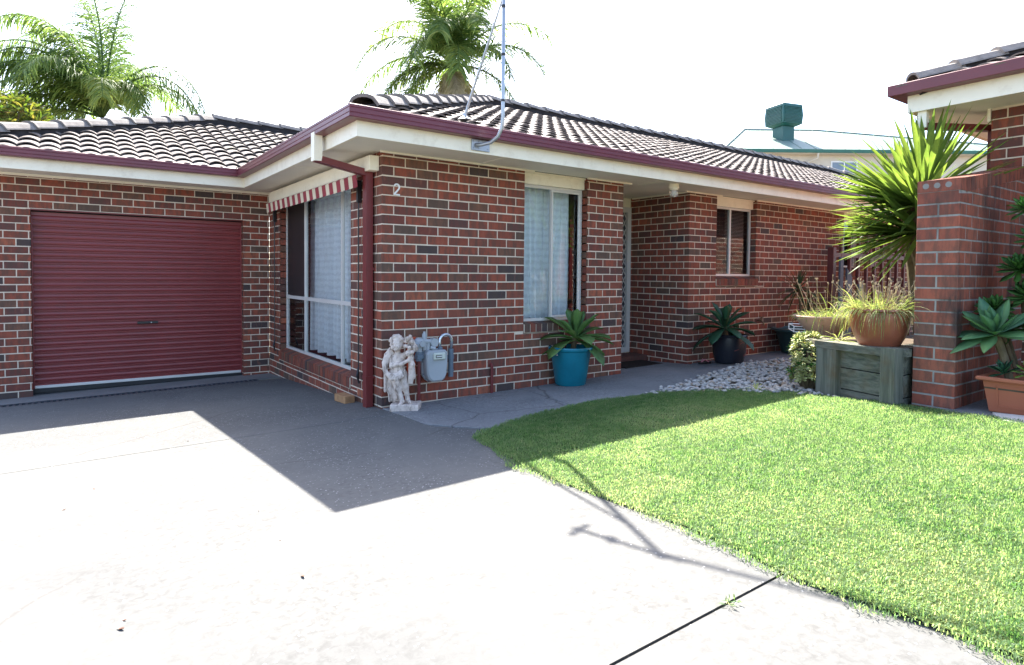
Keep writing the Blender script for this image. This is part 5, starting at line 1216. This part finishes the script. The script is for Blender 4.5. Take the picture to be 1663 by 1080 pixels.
def blk(mb, c, r0_, z0, r1_, z1):
    bt = [c+ax_*sx*r0_+ay_*sy*r0_+V(0, 0, z0) for sx, sy in ((-1, -1), (1, -1), (1, 1), (-1, 1))]; tp_ = [c+ax_*sx*r1_+ay_*sy*r1_+V(0, 0, z1) for sx, sy in ((-1, -1), (1, -1), (1, 1), (-1, 1))]; mb.hexa(bt, tp_)
blk(mb, cc_, .36, -.3, .36, .55); blk(mb, cc_, .42, .56, .60, .66); blk(mb, cc_, .62, .665, .65, 1.1); blk(mb, cc_, .65, 1.105, .61, 1.62); blk(mb, cc_, .61, 1.622, .56, 1.66)
ck = mb.build('rooftop_cooler', M['cooler'], fh)
mb = MB()
for k in range(12):
    z = .74+k*.068; r_ = .645-.03*abs(z-1.1)
    for s1, s2 in ((ax_, ay_), (ay_, ax_)):
        for sg in (-1, 1): mb.obox(cc_+s1*sg*(r_+.01)+V(0, 0, z), s2*.54, s1*.02, (0, 0, .014))
sub(mb, 'louvres', M['cooler'], ck)

# ------------------------------------------------------------------ palms and shrub behind the house
M['palm'] = leafmat('palm_leaflet', [(.035, .085, .030), (.06, .125, .04), (.11, .18, .055), (.20, .25, .08)], .5, .55, .25, (1.9, 1.8, 1.2))
M['palmd'] = leafmat('dead_palm_leaflet', [(.34, .28, .20), (.50, .43, .34)], .35, .7)
M['bark'] = paint('palm_bark', (.17, .14, .11), .9, .25, .2, 0, 5, .5, 20)
def frond(mb, c, az, el, L, sag, nl=105, lw=.036, ll=.95, hang=1.1, rr=(0, 1), plum=.5):
    d = V(math.cos(az)*math.cos(el), math.sin(az)*math.cos(el), math.sin(el)); p = Vector(c); pts = [p.copy()]; n = 14
    side = V(-math.sin(az), math.cos(az), 0); tw = random.uniform(-.35, .35)
    for i in range(n):
        p = p+d*(L/n); pts.append(p.copy()); d = (d+V(0, 0, -sag/n*(1+1.8*i/n))+side*tw/n).normalized()
    mb.tube(pts, [.03*(1-.88*i/n)+.004 for i in range(n+1)], 5, r=.5)
    for k in range(nl):
        t_ = .10+.90*k/nl; i = min(n-1, int(t_*n)); q = pts[i].lerp(pts[i+1], t_*n-i); tg = (pts[i+1]-pts[i]).normalized(); sd = (side-tg*side.dot(tg)).normalized(); up = sd.cross(tg).normalized()
        if up.z < 0: up = -up
        l = ll*(math.sin(min(1, t_*1.1+.22)*math.pi*.86)**.55)*random.uniform(.75, 1.15)
        for s_ in (-1, 1):
            dd = (tg*random.uniform(.5, 1.0)+sd*s_*.8+up*random.uniform(-.45, plum)).normalized()
            mb.leaf(q, dd, l, lw, up, hang*random.uniform(.4, 1.7), .12, 4, 'lance', 0, random.uniform(*rr), 0, 0, .6)
def palm(label, c, fr, dead, sc):
    pm = thing('palm_tree', label, 'palm tree', (c[0], c[1], -.4))
    mb = MB()
    for f_ in fr: frond(mb, c, f_[0], f_[1], f_[2]*sc, *f_[3:])
    mb.build('crown', M['palm'], pm, smooth=True)
    if dead:
        md = MB()
        for f_ in dead: frond(md, (c[0], c[1], c[2]-.15), *f_)
        md.build('dead_fronds', M['palmd'], pm, smooth=True)
    mb = MB(); n = 16; pts = [(c[0]+.05*math.sin(i), c[1], -.5+(c[2]+.4)*i/n) for i in range(n+1)]; mb.tube(pts, [.17-.05*i/n+(.012 if i % 2 else 0) for i in range(n+1)], 14); mb.build('trunk', M['bark'], pm)
    return pm
azR = math.atan2(r0.y, r0.x)    # azimuth of the picture's right
D2 = lambda a: azR+rad(a)
random.seed(77)
c1 = (-1.62, 13.2, 5.1)
fr = []
for a_, e_, l_, sg in ((95, 86, 3.9, .9), (125, 82, 3.9, 1.2), (65, 84, 3.5, .8), (150, 76, 3.9, 1.5), (168, 70, 4.0, 1.8), (178, 66, 4.6, 1.7), (184, 58, 4.8, 1.6), (190, 74, 4.8, 1.8), (186, 50, 4.4, 1.3), (192, 66, 4.3, 1.9), (202, 56, 4.0, 1.8), (176, 38, 3.8, 1.4), (196, 30, 3.6, 1.1), (184, 16, 3.2, .8), (215, 60, 3.4, 1.7), (228, 48, 3.0, 1.5), (165, 48, 3.6, 1.5), (110, 70, 3.4, 1.4), (140, 60, 3.4, 1.5), (80, 62, 3.0, 1.4), (250, 62, 2.8, 1.6), (205, 12, 2.8, .8), (240, 78, 3.2, 1.3)): fr.append((D2(a_), rad(e_), l_, sg, 110, .030, 1.0, 1.5, (0, .8), .25))
for a_, e_, l_, sg in ((300, 66, 2.1, 2.0), (325, 60, 2.0, 2.0), (348, 66, 2.0, 1.9)): fr.append((D2(a_), rad(e_), l_, sg, 100, .030, .8, 1.5, (.6, 1), .3))
for a_, e_, l_, sg in ((4, 66, 4.5, 2.7), (-8, 60, 4.2, 2.6), (12, 58, 3.6, 2.3)): fr.append((D2(a_), rad(e_), l_, sg, 120, .026, .85, 1.5, (0, .55), .3))
palm('bushy palm behind the garage roof with one long frond arching right', c1, fr, None, 1.0)
c2 = (6.78, 10.35, 7.3)
fr = [(D2(172), rad(26), 2.7, 1.15), (D2(188), rad(46), 2.7, 1.6), (D2(150), rad(66), 2.4, 1.3), (D2(120), rad(78), 2.8, .6), (D2(80), rad(84), 2.9, .5), (D2(45), rad(74), 2.6, .9), (D2(12), rad(56), 2.8, 1.1), (D2(-5), rad(38), 2.5, 1.3), (D2(15), rad(72), 2.8, .9), (D2(165), rad(74), 2.9, .9), (D2(200), rad(8), 1.9, 1.1), (D2(215), rad(-15), 1.7, .8), (D2(235), rad(44), 1.9, 1.6), (D2(270), rad(58), 2.0, 1.6), (D2(300), rad(62), 2.0, 1.5), (D2(255), rad(72), 2.2, 1.2), (D2(285), rad(34), 1.8, 1.6), (D2(330), rad(34), 2.1, 1.5), (D2(-20), rad(-4), 2.1, 1.0), (D2(170), rad(-12), 1.9, 1.2), (D2(320), rad(77), 2.4, 1.0), (D2(100), rad(44), 2.0, 1.4), (D2(225), rad(68), 2.4, 1.5), (D2(180), rad(8), 2.3, 1.2)]
dead = [(D2(a), rad(e), l, 1.6, 70, .026, .62, 1.6, (0, 1), .3) for a, e, l in ((255, -55, 1.2), (275, -50, 1.3), (295, -55, 1.2), (265, -35, 1.3), (285, -20, 1.5), (310, -30, 1.4), (240, -30, 1.3), (280, -5, 1.2), (-8, -30, 2.4), (-20, -35, 2.1), (2, -38, 2.0), (200, -50, 1.3))]
palm('tall palm above the house ridge with brown dead fronds under its crown', c2, fr, dead, 1.3)
random.seed(9)
sh_ = thing('shrub', 'yellow green leafy shrub showing low over the garage roof at far left', 'shrub', (-3.4, 11, -.4))
mb = MB(); mt = MB()
for i in range(1500):
    a = random.random()*6.283; r_ = 1.45*random.random()**.5; c = V(-3.45+r_*math.cos(a), 11.2+r_*math.sin(a)*.8, 2.6+2.35*(1-(r_/1.5)**2)**.5*random.uniform(.75, 1)); 
    for k in range(3): d = V(random.uniform(-1, 1), random.uniform(-1, 1), random.uniform(-.3, 1)); mb.leaf(c, d, random.uniform(.12, .24), .05, V(random.random(), random.random(), .3), .4, .2, 3, 'lance', 0, random.random())
    if i % 60 == 0: mt.tube([(-3.45, 11.2, -.4), (-3.45+(c.x+3.45)*.4, 11.2, 2.), c], [.06, .04, .012], 5)
mb.build('foliage', leafmat('yellow_green_leaf', [(.03, .07, .015), (.07, .13, .02), (.16, .19, .035), (.20, .13, .05)], .35), sh_, smooth=True); mt.build('branch', M['stem'], sh_)

# ------------------------------------------------------------------ fallen leaves on the driveway
M['dleaf'] = paint('dead_leaf', (.13, .06, .035), .8, .3)
labs = ['curled brown leaf on the white driveway near the bottom left', 'small dark leaf just above the curled one on the driveway', 'thin brown leaf on the sunny driveway below the shadow corner', 'sliver of dry leaf on the driveway left of the shadow', 'tiny reddish leaf on the driveway near the left edge', 'reddish fallen leaf on the driveway joint by the garage shadow', 'tiny dark leaf on the driveway left of the shadow corner', 'dark crumb of leaf below the driveway shadow corner']
for i, (x, y, L) in enumerate(((-2.305, -3.115, .05), (-2.29, -3.06, .03), (-1.708, -3.114, .05), (-2.30, -1.19, .03), (-2.46, -1.52, .035), (-1.67, -.185, .035), (-1.65, -2.23, .022), (-1.68, -2.70, .018))):
    mb = MB(); a = random.random()*6.28; L *= .7; mb.leaf((x, y, gz(x, y)+.003), (math.cos(a), math.sin(a), .06), L, L*.45, V(0, 0, 1), -.4, .35, 5, 'lance', 0, .5, .3); tag(mb.build('fallen_leaf', M['dleaf'], smooth=True), labs[i], 'leaf', 'dead leaves scattered on the driveway')
